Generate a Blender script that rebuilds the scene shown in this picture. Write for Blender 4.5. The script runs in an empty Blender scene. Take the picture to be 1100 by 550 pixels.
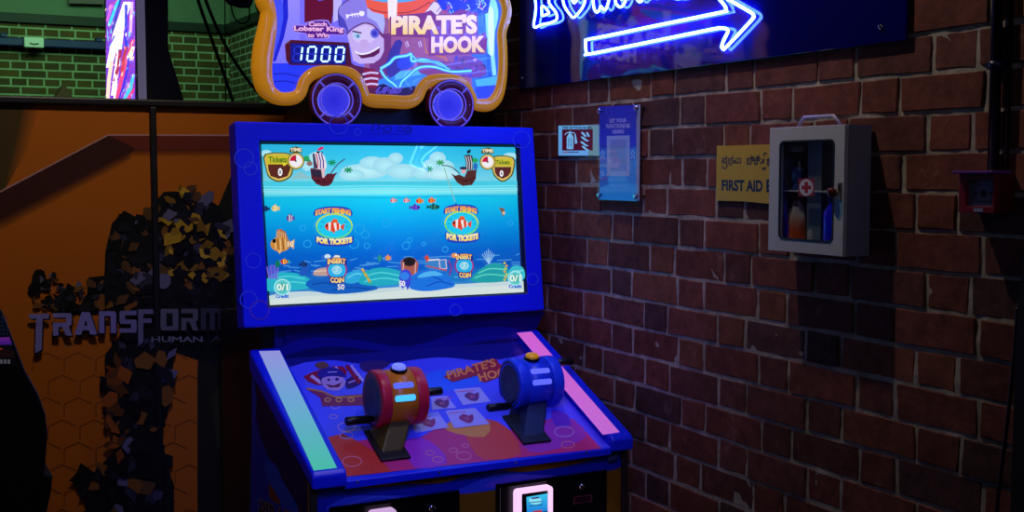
import bpy, bmesh, random, math
from math import sin, cos, tan, pi, radians, sqrt, floor as ifloor
from mathutils import Vector, Matrix

random.seed(7)
SC = bpy.context.scene
COL = SC.collection
V = Vector

# ------------------------------------------------------------------ camera
F, YAW, PIT, ZC = 1290.0, radians(27.6), radians(4.08), 1.65
FW = V((sin(YAW) * cos(PIT), cos(YAW) * cos(PIT), -sin(PIT)))
RT = V((cos(YAW), -sin(YAW), 0))
UP = RT.cross(FW)
EYE = V((0, 0, ZC))
cam = bpy.data.objects.new('camera', bpy.data.cameras.new('camera'))
COL.objects.link(cam)
cam.location = EYE
cam.rotation_euler = (pi / 2 - PIT, 0, -YAW)
cam.data.sensor_width = 36
cam.data.lens = 36 * F / 1100
cam.data.clip_start = .05
SC.camera = cam
SC.view_settings.view_transform = 'Standard'
SC.view_settings.look = 'None'


class Pl:
    """a real plane in the room; P() gives the point of it that the photo shows at a pixel"""
    def __init__(s, o, n):
        s.o, s.n = V(o), V(n).normalized()

    def P(s, x, y, h=0.0):
        d = FW + RT * ((x - 550) / F) - UP * ((y - 275) / F)
        t = (s.o - EYE).dot(s.n) / d.dot(s.n)
        return EYE + d * t + s.n * h

    def off(s, h):
        return Pl(s.o + s.n * h, s.n)


def PY(y): return Pl((0, y, 0), (0, -1, 0))
def PX(x): return Pl((x, 0, 0), (-1, 0, 0))
def PZ(z): return Pl((0, 0, z), (0, 0, 1))


# ------------------------------------------------------------------ colour and materials
def lin(c):
    return tuple((v / 255 / 12.92) if v <= 10 else ((v / 255 + .055) / 1.055) ** 2.4 for v in c[:3])


def nodes(name):
    m = bpy.data.materials.new(name)
    m.use_nodes = True
    nt = m.node_tree
    return m, nt, nt.nodes['Principled BSDF']


def mat(name, col, rough=.5, metal=0, emit=None, es=0, spec=.5, bump=0, bscale=200, coat=0, var=0):
    m, nt, b = nodes(name)
    c = lin(col)
    b.inputs['Base Color'].default_value = (*c, 1)
    b.inputs['Roughness'].default_value = rough
    b.inputs['Metallic'].default_value = metal
    b.inputs['Specular IOR Level'].default_value = spec
    b.inputs['Coat Weight'].default_value = coat
    b.inputs['Coat Roughness'].default_value = .05
    if emit:
        b.inputs['Emission Color'].default_value = (*lin(emit), 1)
        b.inputs['Emission Strength'].default_value = es
    tc = nt.nodes.new('ShaderNodeTexCoord')
    nz = nt.nodes.new('ShaderNodeTexNoise')
    nz.inputs['Scale'].default_value = bscale
    nz.inputs['Detail'].default_value = 3
    nt.links.new(tc.outputs['Object'], nz.inputs['Vector'])
    if bump:
        bp = nt.nodes.new('ShaderNodeBump')
        bp.inputs['Strength'].default_value = bump
        bp.inputs['Distance'].default_value = .002
        nt.links.new(nz.outputs['Fac'], bp.inputs['Height'])
        nt.links.new(bp.outputs['Normal'], b.inputs['Normal'])
    if var:
        mx = nt.nodes.new('ShaderNodeMix')
        mx.data_type = 'RGBA'
        mx.inputs['A'].default_value = (*[v * (1 - var) for v in c], 1)
        mx.inputs['B'].default_value = (*[min(1, v * (1 + var)) for v in c], 1)
        nt.links.new(nz.outputs['Fac'], mx.inputs['Factor'])
        nt.links.new(mx.outputs['Result'], b.inputs['Base Color'])
    return m


def art_mat(name, emit=0, base=1.0, rough=.4, spec=.5, coat=0):
    m, nt, b = nodes(name)
    at = nt.nodes.new('ShaderNodeAttribute')
    at.attribute_name = 'Col'
    mx = nt.nodes.new('ShaderNodeMix')
    mx.data_type = 'RGBA'
    mx.inputs['Factor'].default_value = base
    mx.inputs['A'].default_value = (0, 0, 0, 1)
    nt.links.new(at.outputs['Color'], mx.inputs['B'])
    nt.links.new(mx.outputs['Result'], b.inputs['Base Color'])
    b.inputs['Roughness'].default_value = rough
    b.inputs['Specular IOR Level'].default_value = spec
    b.inputs['Coat Weight'].default_value = coat
    b.inputs['Coat Roughness'].default_value = .02
    if emit:
        nt.links.new(at.outputs['Color'], b.inputs['Emission Color'])
        b.inputs['Emission Strength'].default_value = emit
    return m


def glow(name, col, strength, base=(20, 20, 20)):
    """col is linear"""
    m, nt, b = nodes(name)
    b.inputs['Base Color'].default_value = (*lin(base), 1)
    b.inputs['Roughness'].default_value = .3
    b.inputs['Emission Color'].default_value = (*col, 1)
    b.inputs['Emission Strength'].default_value = strength
    return m


def pane_mat(name, tint=(1, 1, 1), gloss=.08, rough=.02):
    m, nt, b = nodes(name)
    out = nt.nodes['Material Output']
    tr = nt.nodes.new('ShaderNodeBsdfTransparent')
    tr.inputs['Color'].default_value = (*tint, 1)
    gl = nt.nodes.new('ShaderNodeBsdfGlossy')
    gl.inputs['Roughness'].default_value = rough
    fr = nt.nodes.new('ShaderNodeFresnel')
    fr.inputs['IOR'].default_value = 1.45
    mx = nt.nodes.new('ShaderNodeMixShader')
    ge = nt.nodes.new('ShaderNodeNewGeometry')
    iv = nt.nodes.new('ShaderNodeMath'); iv.operation = 'SUBTRACT'; iv.inputs[0].default_value = 1
    ml = nt.nodes.new('ShaderNodeMath'); ml.operation = 'MULTIPLY'
    nt.links.new(ge.outputs['Backfacing'], iv.inputs[1])
    nt.links.new(fr.outputs['Fac'], ml.inputs[0]); nt.links.new(iv.outputs[0], ml.inputs[1])
    nt.links.new(ml.outputs[0], mx.inputs['Fac'])
    nt.links.new(tr.outputs[0], mx.inputs[1])
    nt.links.new(gl.outputs[0], mx.inputs[2])
    nt.links.new(mx.outputs[0], out.inputs['Surface'])
    return m


# ------------------------------------------------------------------ mesh helpers
def tag(o, label=None, cat=None, group=None, kind=None):
    if label: o['label'] = label
    if cat: o['category'] = cat
    if group: o['group'] = group
    if kind: o['kind'] = kind
    return o


def thing(name, loc, label, cat, group=None):
    o = bpy.data.objects.new(name, None)
    o.empty_display_size = .05
    COL.objects.link(o)
    o.location = loc
    return tag(o, label, cat, group)


def origin_of(o):
    p = V((0, 0, 0))
    while o is not None:
        p += V(o.location)
        o = o.parent
    return p


def smooth_path(pts, n=6, closed=True):
    pts = [V(p) for p in pts]
    N = len(pts)
    out = []
    rng = range(N) if closed else range(N - 1)
    for i in rng:
        g = (lambda k: pts[k % N]) if closed else (lambda k: pts[max(0, min(N - 1, k))])
        a, b, c, d = g(i - 1), g(i), g(i + 1), g(i + 2)
        for k in range(n):
            t = k / n
            out.append(.5 * ((2 * b) + (c - a) * t + (2 * a - 5 * b + 4 * c - d) * t * t + (3 * b - a - 3 * c + d) * t ** 3))
    if not closed:
        out.append(pts[-1])
    return out


class MB:
    def __init__(s):
        s.v, s.f, s.m, s.c, s.sm = [], [], [], None, []

    def face(s, idx, m=0, smooth=False):
        s.f.append(idx); s.m.append(m); s.sm.append(smooth)

    def hexa(s, c8, m=0):
        b = len(s.v)
        s.v += [V(p) for p in c8]
        for q in ((0, 3, 2, 1), (4, 5, 6, 7), (0, 1, 5, 4), (1, 2, 6, 5), (2, 3, 7, 6), (3, 0, 4, 7)):
            s.face([b + i for i in q], m)
        return s

    def box(s, x0, x1, y0, y1, z0, z1, m=0):
        return s.hexa([(x0, y0, z0), (x1, y0, z0), (x1, y1, z0), (x0, y1, z0), (x0, y0, z1), (x1, y0, z1), (x1, y1, z1), (x0, y1, z1)], m)

    def prism(s, pts, ext, m=0):
        b = len(s.v); n = len(pts); e = V(ext)
        s.v += [V(p) for p in pts] + [V(p) + e for p in pts]
        s.face(list(range(b, b + n)), m)
        s.face(list(range(b + 2 * n - 1, b + n - 1, -1)), m)
        for i in range(n):
            j = (i + 1) % n
            s.face([b + j, b + i, b + n + i, b + n + j], m)
        return s

    def frame(s, outer, inner, ext, m=0):
        """closed ring between two outlines of equal length, thickened by ext"""
        b = len(s.v); n = len(outer); e = V(ext)
        for L in (outer, inner, [V(p) + e for p in outer], [V(p) + e for p in inner]):
            s.v += [V(p) for p in L]
        for i in range(n):
            j = (i + 1) % n
            s.face([b + i, b + j, b + n + j, b + n + i], m)
            s.face([b + 2 * n + i, b + 3 * n + i, b + 3 * n + j, b + 2 * n + j], m)
            s.face([b + i, b + 2 * n + i, b + 2 * n + j, b + j], m)
            s.face([b + n + i, b + n + j, b + 3 * n + j, b + 3 * n + i], m)
        return s

    def tube(s, path, r, n=8, closed=False, m=0, flat=None):
        """r number or list; flat=(axis vector, factor) squashes the section along an axis"""
        path = [V(p) for p in path]; N = len(path); b = len(s.v)
        rr = r if isinstance(r, (list, tuple)) else [r] * N
        prev = None
        for i, p in enumerate(path):
            if closed: t = path[(i + 1) % N] - path[i - 1]
            else: t = path[min(N - 1, i + 1)] - path[max(0, i - 1)]
            t.normalize()
            if prev is None:
                ref = V((0, 0, 1)) if abs(t.z) < .9 else V((0, 1, 0))
                u = t.cross(ref).normalized()
            else:
                u = (prev - t * prev.dot(t)).normalized()
            prev = u
            w = t.cross(u)
            for k in range(n):
                a = 2 * pi * k / n
                q = (u * cos(a) + w * sin(a)) * rr[i]
                if flat:
                    q = q - flat[0] * q.dot(flat[0]) * (1 - flat[1])
                s.v.append(p + q)
        for i in range(N if closed else N - 1):
            j = (i + 1) % N
            for k in range(n):
                l = (k + 1) % n
                s.face([b + i * n + k, b + i * n + l, b + j * n + l, b + j * n + k], m, True)
        if not closed:
            s.face([b + k for k in range(n - 1, -1, -1)], m)
            s.face([b + (N - 1) * n + k for k in range(n)], m)
        return s

    def lathe(s, o, axis, prof, n=32, m=0, smooth=True, caps=True):
        """prof: (distance along axis, radius)"""
        o, ax = V(o), V(axis).normalized()
        ref = V((0, 0, 1)) if abs(ax.z) < .9 else V((0, 1, 0))
        u = ax.cross(ref).normalized(); w = ax.cross(u)
        b = len(s.v)
        for (d, r) in prof:
            for k in range(n):
                a = 2 * pi * k / n
                s.v.append(o + ax * d + (u * cos(a) + w * sin(a)) * r)
        for i in range(len(prof) - 1):
            for k in range(n):
                l = (k + 1) % n
                s.face([b + i * n + k, b + i * n + l, b + (i + 1) * n + l, b + (i + 1) * n + k], m, smooth)
        if caps:
            s.face([b + k for k in range(n - 1, -1, -1)], m)
            s.face([b + (len(prof) - 1) * n + k for k in range(n)], m)
        return s

    def build(s, name, mats, parent=None, bevel=0, seg=2, loc=None, autosmooth=False):
        me = bpy.data.meshes.new(name)
        o0 = origin_of(parent) if parent is not None else V(loc or (0, 0, 0))
        me.from_pydata([tuple(v - o0) for v in s.v], [], s.f)
        for mm in (mats if isinstance(mats, (list, tuple)) else [mats]):
            me.materials.append(mm)
        me.polygons.foreach_set('material_index', s.m)
        me.polygons.foreach_set('use_smooth', s.sm)
        bm = bmesh.new(); bm.from_mesh(me)
        bmesh.ops.recalc_face_normals(bm, faces=bm.faces)
        bm.to_mesh(me); bm.free()
        o = bpy.data.objects.new(name, me)
        COL.objects.link(o)
        if parent is not None: o.parent = parent
        else: o.location = o0
        if bevel:
            md = o.modifiers.new('bevel', 'BEVEL')
            md.width = bevel; md.segments = seg; md.limit_method = 'ANGLE'; md.angle_limit = radians(35)
        return o


# ------------------------------------------------------------------ flat printed / lit graphics
_tc = {}


def glyphs(body, bold=0.0):
    key = (body, bold)
    if key not in _tc:
        cu = bpy.data.curves.new('lettering', 'FONT')
        cu.body = body; cu.resolution_u = 3; cu.offset = bold
        ob = bpy.data.objects.new('lettering', cu)
        COL.objects.link(ob)
        dg = bpy.context.evaluated_depsgraph_get()
        me = bpy.data.meshes.new_from_object(ob.evaluated_get(dg))
        vs = [(v.co.x, v.co.y) for v in me.vertices]
        fs = [list(p.vertices) for p in me.polygons]
        bpy.data.objects.remove(ob); bpy.data.curves.remove(cu); bpy.data.meshes.remove(me)
        x0, x1 = min(v[0] for v in vs), max(v[0] for v in vs)
        y0, y1 = min(v[1] for v in vs), max(v[1] for v in vs)
        vs = [((a - x0) / (x1 - x0), (b - y0) / max(1e-6, y1 - y0)) for a, b in vs]
        _tc[key] = (vs, fs)
    return _tc[key]


class Art:
    def __init__(s, plane, h=.0004, step=.00004):
        s.p, s.h, s.step = plane, h, step
        s.v, s.f, s.c = [], [], []

    def _add(s, pts, faces, cols):
        b = len(s.v)
        s.v += [s.p.P(x, y, s.h) for x, y in pts]
        for f in faces:
            s.f.append([b + i for i in f])
            s.c.append([lin(cols[i]) for i in f])

    def up(s): s.h += s.step

    def poly(s, pts, col, sm=0):
        if sm: pts = [(p.x, p.y) for p in smooth_path([(x, y, 0) for x, y in pts], sm)]
        cols = col if isinstance(col, list) else [col] * len(pts)
        s._add(pts, [list(range(len(pts)))], cols); s.up()
        return s

    def quad(s, a, b, c, d, ca, cb=None):
        """gradient from the a-b edge (ca) to the d-c edge (cb)"""
        cb = cb or ca
        N = 6 if cb != ca else 1
        pts, cols, fs = [], [], []
        for i in range(N + 1):
            t = i / N
            pts += [(a[0] + (d[0] - a[0]) * t, a[1] + (d[1] - a[1]) * t), (b[0] + (c[0] - b[0]) * t, b[1] + (c[1] - b[1]) * t)]
            cc = tuple(ca[k] + (cb[k] - ca[k]) * t for k in range(3))
            cols += [cc, cc]
            if i: fs.append([2 * i - 2, 2 * i - 1, 2 * i + 1, 2 * i])
        s._add(pts, fs, cols); s.up()
        return s

    def ell(s, cx, cy, rx, ry, col, col2=None, n=20, rot=0, a0=0, a1=360):
        full = a1 - a0 >= 360
        pts = [(cx, cy)]; cols = [col2 or col]
        k = n if full else n + 1
        for i in range(k):
            a = radians(a0 + (a1 - a0) * i / n)
            x, y = rx * cos(a), ry * sin(a)
            pts.append((cx + x * cos(rot) - y * sin(rot), cy + x * sin(rot) + y * cos(rot)))
            cols.append(col)
        fs = [[0, i + 1, (i + 1) % k + 1] for i in range(n if full else n)]
        if not full: fs = [[0, i + 1, i + 2] for i in range(n)]
        s._add(pts, fs, cols); s.up()
        return s

    def ring(s, cx, cy, rx, ry, w, col, n=28, a0=0, a1=360):
        pts, fs = [], []
        for i in range(n + 1):
            a = radians(a0 + (a1 - a0) * i / n)
            pts += [(cx + (rx - w / 2) * cos(a), cy + (ry - w / 2) * sin(a)), (cx + (rx + w / 2) * cos(a), cy + (ry + w / 2) * sin(a))]
            if i: fs.append([2 * i - 2, 2 * i - 1, 2 * i + 1, 2 * i])
        s._add(pts, fs, [col] * len(pts)); s.up()
        return s

    def stroke(s, pts, w, col, closed=False, sm=0):
        if sm: pts = [(p.x, p.y) for p in smooth_path([(x, y, 0) for x, y in pts], sm, closed)]
        N = len(pts); out = []
        ws = w if isinstance(w, list) else [w] * N
        for i, p in enumerate(pts):
            a = pts[i - 1] if (i or closed) else p
            b = pts[(i + 1) % N] if (i < N - 1 or closed) else p
            dx, dy = b[0] - a[0], b[1] - a[1]
            l = sqrt(dx * dx + dy * dy) or 1
            wi = (w if not isinstance(w, list) else w[min(len(w) - 1, int(i / max(1, N - 1) * (len(w) - 1) + .5))]) / 2
            out += [(p[0] - dy / l * wi, p[1] + dx / l * wi), (p[0] + dy / l * wi, p[1] - dx / l * wi)]
        fs = [[2 * i, 2 * i + 1, 2 * ((i + 1) % N) + 1, 2 * ((i + 1) % N)] for i in range(N if closed else N - 1)]
        s._add(out, fs, [col] * len(out)); s.up()
        return s

    def text(s, body, x0, y0, x1, y1, col, bold=0, dl=0, arc=0, sk=0, dr=0, col2=None):
        """box top-left to bottom-right in photo pixels; dl slope of the baseline over the width; arc bends; sk slants"""
        vs, fs = glyphs(body, bold)
        pts = []; cols = []
        for u, v in vs:
            hgt = (y1 - y0) * (1 + dr * (u - .5))
            x = x0 + u * (x1 - x0) + sk * (v - .5)
            y = y1 - v * hgt + dl * u - arc * (1 - (2 * u - 1) ** 2)
            pts.append((x, y))
            cols.append(col if not col2 else tuple(col2[k] + (col[k] - col2[k]) * v for k in range(3)))
        s._add(pts, fs, cols); s.up()
        return s

    def build(s, name, m, parent=None, loc=None):
        me = bpy.data.meshes.new(name)
        o0 = origin_of(parent) if parent is not None else V(loc or (0, 0, 0))
        me.from_pydata([tuple(v - o0) for v in s.v], [], s.f)
        ca = me.color_attributes.new('Col', 'FLOAT_COLOR', 'CORNER')
        flat = []
        for f in s.c:
            for c in f: flat += [c[0], c[1], c[2], 1]
        ca.data.foreach_set('color', flat)
        me.materials.append(m)
        o = bpy.data.objects.new(name, me)
        COL.objects.link(o)
        if parent is not None: o.parent = parent
        else: o.location = o0
        return o


# ================================================================== MATERIALS
M = {}
M['black'] = mat('black satin', (9, 9, 11), .45, bump=.1)
M['black_gloss'] = mat('black gloss', (6, 6, 9), .12)
M['rubber'] = mat('black rubber', (7, 7, 8), .4)
M['dark_metal'] = mat('dark painted metal', (16, 14, 16), .4, bump=.1)
M['blue_plastic'] = mat('deep blue plastic', (22, 34, 236), .42, spec=.25, var=.06, bscale=4)
M['blue_trim'] = mat('blue trim', (20, 42, 230), .35, spec=.4)
M['gold'] = mat('golden yellow moulding', (252, 172, 36), .25, emit=(246, 156, 22), es=.24, coat=.5, var=.08, bscale=6)  # slight glow stands in for light from the lightbox
M['red_plastic'] = mat('red reel plastic', (224, 40, 60), .35, spec=.4)
M['orange_plastic'] = mat('orange reel plastic', (240, 140, 30), .35, spec=.4)
M['reel_blue'] = mat('blue reel plastic', (30, 70, 230), .35, spec=.4)
M['olive'] = mat('yellow pedestal plastic', (84, 68, 6), .4)
M['navy'] = mat('navy pedestal plastic', (12, 16, 60), .4)
M['chrome'] = mat('chrome', (210, 210, 215), .15, metal=1)
M['print'] = art_mat('printed vinyl', rough=.45, spec=.3)
M['print_matte'] = art_mat('printed board', rough=.6, spec=.2)
M['deckprint'] = art_mat('printed control deck', emit=.03, rough=.35, spec=.3)  # slight glow added to brighten the deck
M['screen'] = art_mat('game screen', emit=1.0, base=0.0, rough=.3, spec=0, coat=1)
M['lit'] = art_mat('backlit artwork', emit=1.0, base=.25, rough=.3, coat=.3)
M['led'] = art_mat('led digits', emit=1.6, base=.1)
M['uvsign'] = art_mat('photoluminescent sign', emit=.62, base=.5, rough=.5)
M['frame_white'] = mat('white painted steel', (205, 205, 210), .4, bump=.06, bscale=60)
M['pane'] = pane_mat('clear pane', (.95, .97, 1))
M['acrylic'] = pane_mat('clear acrylic', (.97, .97, 1))


# ================================================================== THE ROOM
# brick wall on the right: every brick is real relief over a mortar bed
WX = 2.2


def brick_wall():
    m, nt, b = nodes('old red brick')
    at = nt.nodes.new('ShaderNodeAttribute'); at.attribute_name = 'Col'
    tc = nt.nodes.new('ShaderNodeTexCoord')
    n1 = nt.nodes.new('ShaderNodeTexNoise'); n1.inputs['Scale'].default_value = 22; n1.inputs['Detail'].default_value = 8; n1.inputs['Roughness'].default_value = .68
    n2 = nt.nodes.new('ShaderNodeTexNoise'); n2.inputs['Scale'].default_value = 95; n2.inputs['Detail'].default_value = 4
    for n in (n1, n2): nt.links.new(tc.outputs['Object'], n.inputs['Vector'])
    rp = nt.nodes.new('ShaderNodeValToRGB')
    rp.color_ramp.elements[0].position = .3; rp.color_ramp.elements[0].color = (.55, .52, .52, 1)
    rp.color_ramp.elements[1].position = .72; rp.color_ramp.elements[1].color = (1.35, 1.3, 1.28, 1)
    nt.links.new(n1.outputs['Fac'], rp.inputs['Fac'])
    mu = nt.nodes.new('ShaderNodeMix'); mu.data_type = 'RGBA'; mu.blend_type = 'MULTIPLY'; mu.inputs['Factor'].default_value = 1
    nt.links.new(at.outputs['Color'], mu.inputs['A']); nt.links.new(rp.outputs['Color'], mu.inputs['B'])
    # pale lime bloom in patches
    n3 = nt.nodes.new('ShaderNodeTexNoise'); n3.inputs['Scale'].default_value = 5.5; n3.inputs['Detail'].default_value = 9; n3.inputs['Roughness'].default_value = .75
    nt.links.new(tc.outputs['Object'], n3.inputs['Vector'])
    r3 = nt.nodes.new('ShaderNodeValToRGB'); r3.color_ramp.elements[0].position = .6; r3.color_ramp.elements[1].position = .85
    r3.color_ramp.elements[1].color = (.5, .5, .5, 1)
    nt.links.new(n3.outputs['Fac'], r3.inputs['Fac'])
    mb = nt.nodes.new('ShaderNodeMix'); mb.data_type = 'RGBA'; mb.inputs['B'].default_value = (.42, .36, .32, 1)
    nt.links.new(r3.outputs['Color'], mb.inputs['Factor']); nt.links.new(mu.outputs['Result'], mb.inputs['A'])
    nt.links.new(mb.outputs['Result'], b.inputs['Base Color'])
    b.inputs['Roughness'].default_value = .85; b.inputs['Specular IOR Level'].default_value = .2
    bp = nt.nodes.new('ShaderNodeBump'); bp.inputs['Strength'].default_value = .45; bp.inputs['Distance'].default_value = .0018
    ad = nt.nodes.new('ShaderNodeMath'); ad.operation = 'ADD'
    nt.links.new(n1.outputs['Fac'], ad.inputs[0]); nt.links.new(n2.outputs['Fac'], ad.inputs[1])
    nt.links.new(ad.outputs[0], bp.inputs['Height']); nt.links.new(bp.outputs['Normal'], b.inputs['Normal'])

    vs, fs, cs = [], [], []

    def quadc(pts, c):
        b0 = len(vs); vs.extend(pts); fs.append(list(range(b0, b0 + len(pts)))); cs.append(c)

    R = random.Random(11)
    mc = (.44, .40, .34)
    c, jo = .0938, .0115
    y_lo, y_hi, z_hi = -1.0, 5.2, 4.2
    # mortar bed: a rough grid
    ny, nz = 180, 120
    g0 = len(vs)
    for i in range(ny + 1):
        for k in range(nz + 1):
            vs.append((WX + .0038 + R.uniform(-.0016, .0016), y_lo + (y_hi - y_lo) * i / ny, z_hi * k / nz))
    for i in range(ny):
        for k in range(nz):
            a = g0 + i * (nz + 1) + k
            fs.append([a, a + 1, a + nz + 2, a + nz + 1]); t = R.uniform(.85, 1.12); cs.append(tuple(v * t for v in mc))
    quadc([(WX + .25, y_lo, 0), (WX + .25, y_lo, z_hi), (WX + .25, y_hi, z_hi), (WX + .25, y_hi, 0)], mc)
    quadc([(WX + .006, y_hi, 0), (WX + .006, y_hi, z_hi), (WX + .25, y_hi, z_hi), (WX + .25, y_hi, 0)], mc)
    quadc([(WX + .006, y_lo, 0), (WX + .25, y_lo, 0), (WX + .25, y_lo, z_hi), (WX + .006, y_lo, z_hi)], mc)

    def brick(ya, yb, za, zb):
        j = lambda a: R.uniform(-a, a)
        x = WX + j(.0028)
        t = R.random()
        if t < .5: col = (.20, .062, .046)
        elif t < .8: col = (.155, .055, .045)
        elif t < .92: col = (.25, .085, .05)
        else: col = (.11, .05, .047)
        k = R.uniform(.8, 1.18); col = tuple(v * k for v in col)
        o = [(ya + j(.003), za + j(.0025)), (yb + j(.003), za + j(.0025)), (yb + j(.003), zb + j(.0025)), (ya + j(.003), zb + j(.0025))]
        ch = .0035
        # outline with nibbled corners
        ring = []
        for q in range(4):
            p, a, d = o[q], o[q - 1], o[(q + 1) % 4]
            for e in (a, d):
                l = sqrt((e[0] - p[0]) ** 2 + (e[1] - p[1]) ** 2)
                k2 = R.uniform(.001, .004) / l
                ring.append((p[0] + (e[0] - p[0]) * k2, p[1] + (e[1] - p[1]) * k2))
            # mid-edge wobble
            n_ = 3
            for w in range(1, n_):
                f_ = w / n_
                ring.append((p[0] + (d[0] - p[0]) * f_ + j(.0014), p[1] + (d[1] - p[1]) * f_ + j(.0014)))
        cy, cz = sum(p[0] for p in ring) / len(ring), sum(p[1] for p in ring) / len(ring)
        n = len(ring)
        b0 = len(vs)
        for p in ring: vs.append((WX + .012, p[0], p[1]))
        for p in ring: vs.append((x + .0022, p[0], p[1]))
        for p in ring:
            dy, dz = cy - p[0], cz - p[1]
            l = sqrt(dy * dy + dz * dz)
            vs.append((x + j(.0006), p[0] + dy / l * ch, p[1] + dz / l * ch * .8))
        for L in range(2):
            for q in range(n):
                r = (q + 1) % n
                fs.append([b0 + L * n + q, b0 + L * n + r, b0 + (L + 1) * n + r, b0 + (L + 1) * n + q])
                cs.append(tuple(v * .9 for v in col))
        fs.append([b0 + 2 * n + q for q in range(n)]); cs.append(col)

    per, st = .391, .2595
    k0, k1 = -27, 18
    for k in range(k0, k1 + 1):
        zt = 1.692 - k * c
        za, zb = zt - c + jo / 2, zt - jo / 2
        if za < -.05 or zb > z_hi + .02: continue
        za = max(za, 0)
        ctr = 3.79 if k % 2 else 3.79 - per / 2
        ctr += R.uniform(-.025, .025)
        n = -14
        while n < 6:
            yc = ctr + n * per
            w = R.uniform(-.006, .006)
            for (a, b_) in ((yc - st / 2, yc + st / 2 + w), (yc + st / 2 + w, yc + per - st / 2)):
                a2, b2 = a + jo / 2, b_ - jo / 2
                if a2 > y_lo and b2 < y_hi: brick(a2, b2, za, zb)
            n += 1
    me = bpy.data.meshes.new('wall_right')
    me.from_pydata(vs, [], fs)
    ca = me.color_attributes.new('Col', 'FLOAT_COLOR', 'CORNER')
    flat = []
    for f, cc in zip(fs, cs): flat += [*cc, 1] * len(f)
    ca.data.foreach_set('color', flat)
    me.materials.append(m)
    bm = bmesh.new(); bm.from_mesh(me); bmesh.ops.recalc_face_normals(bm, faces=bm.faces); bm.to_mesh(me); bm.free()
    o = bpy.data.objects.new('wall_right', me); COL.objects.link(o)
    tag(o, kind='structure')


brick_wall()


def struct(name, box, m):
    o = MB().box(*box).build(name, m)
    return tag(o, kind='structure')


def brick_node_mat(name, axes, c1, c2, mortar, bw, rh, off=(0, 0)):
    m, nt, b = nodes(name)
    tc = nt.nodes.new('ShaderNodeNewGeometry')
    sx = nt.nodes.new('ShaderNodeSeparateXYZ'); cx = nt.nodes.new('ShaderNodeCombineXYZ')
    nt.links.new(tc.outputs['Position'], sx.inputs[0])
    nt.links.new(sx.outputs[axes[0]], cx.inputs[0]); nt.links.new(sx.outputs[axes[1]], cx.inputs[1])
    br = nt.nodes.new('ShaderNodeTexBrick')
    br.inputs['Scale'].default_value = 1
    br.inputs['Brick Width'].default_value = bw; br.inputs['Row Height'].default_value = rh
    br.inputs['Mortar Size'].default_value = rh * .13
    br.inputs['Mortar Smooth'].default_value = .3
    br.inputs['Color1'].default_value = (*lin(c1), 1); br.inputs['Color2'].default_value = (*lin(c2), 1)
    br.inputs['Mortar'].default_value = (*lin(mortar), 1)
    br.squash = .62; br.squash_frequency = 2
    nt.links.new(cx.outputs[0], br.inputs['Vector'])
    nz = nt.nodes.new('ShaderNodeTexNoise'); nz.inputs['Scale'].default_value = 3; nz.inputs['Detail'].default_value = 6
    nt.links.new(tc.outputs['Position'], nz.inputs['Vector'])
    mx = nt.nodes.new('ShaderNodeMix'); mx.data_type = 'RGBA'; mx.blend_type = 'MULTIPLY'; mx.inputs['Factor'].default_value = .8
    nt.links.new(br.outputs['Color'], mx.inputs['A']); nt.links.new(nz.outputs['Fac'], mx.inputs['B'])
    nt.links.new(mx.outputs['Result'], b.inputs['Base Color'])
    b.inputs['Roughness'].default_value = .85
    bp = nt.nodes.new('ShaderNodeBump'); bp.inputs['Distance'].default_value = .01; bp.inputs['Strength'].default_value = .6; bp.invert = True
    nt.links.new(br.outputs['Fac'], bp.inputs['Height']); nt.links.new(bp.outputs['Normal'], b.inputs['Normal'])
    return m


YB = 13.0
M['bb'] = brick_node_mat('far brickwork', (0, 2), (122, 92, 44), (92, 74, 44), (190, 215, 170), .25, .083)
M['bs'] = brick_node_mat('far side brickwork', (1, 2), (118, 104, 70), (90, 84, 60), (200, 220, 190), .3, .075)
M['plaster'] = mat('painted plaster', (104, 124, 104), .8, bump=.15, bscale=9, var=.15)
M['floor'] = mat('dark polished concrete floor', (34, 33, 36), .35, bump=.1, bscale=6, var=.2)
M['ceil'] = mat('black painted ceiling', (22, 22, 24), .8, bump=.1)
struct('floor', (-3.2, 4.2, -1.2, YB + .2, -.08, 0), M['floor'])
struct('ceiling', (-3.2, 4.2, -1.2, YB + .2, 4.2, 4.3), M['ceil'])
ZL = PY(YB).P(60, 21).z
struct('wall_back', (-3.2, 3.36, YB, YB + .2, 0, ZL), M['bb'])
struct('wall_back_upper', (-3.2, 3.36, YB, YB + .2, ZL, 4.2), M['plaster'])
struct('wall_far_right', (3.36, 3.6, 5.2, YB + .2, 0, ZL), M['bs'])
struct('wall_far_right_upper', (3.36, 3.6, 5.2, YB + .2, ZL, 4.2), M['plaster'])
struct('wall_return', (WX + .01, 3.36, 5.2, 5.36, 0, 4.2), M['plaster'])
struct('wall_left', (-3.2, -3.0, -1.2, YB, 0, 4.2), M['plaster'])
M['ledge'] = mat('dark ledge paint', (24, 30, 28), .6)
tr = MB().box(-3.0, 3.36, YB - .05, YB, ZL - .05, ZL + .04).box(3.31, 3.36, 5.4, YB - .05, ZL - .05, ZL + .04).build('trim_back', M['ledge'])
tag(tr, kind='structure')

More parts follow.
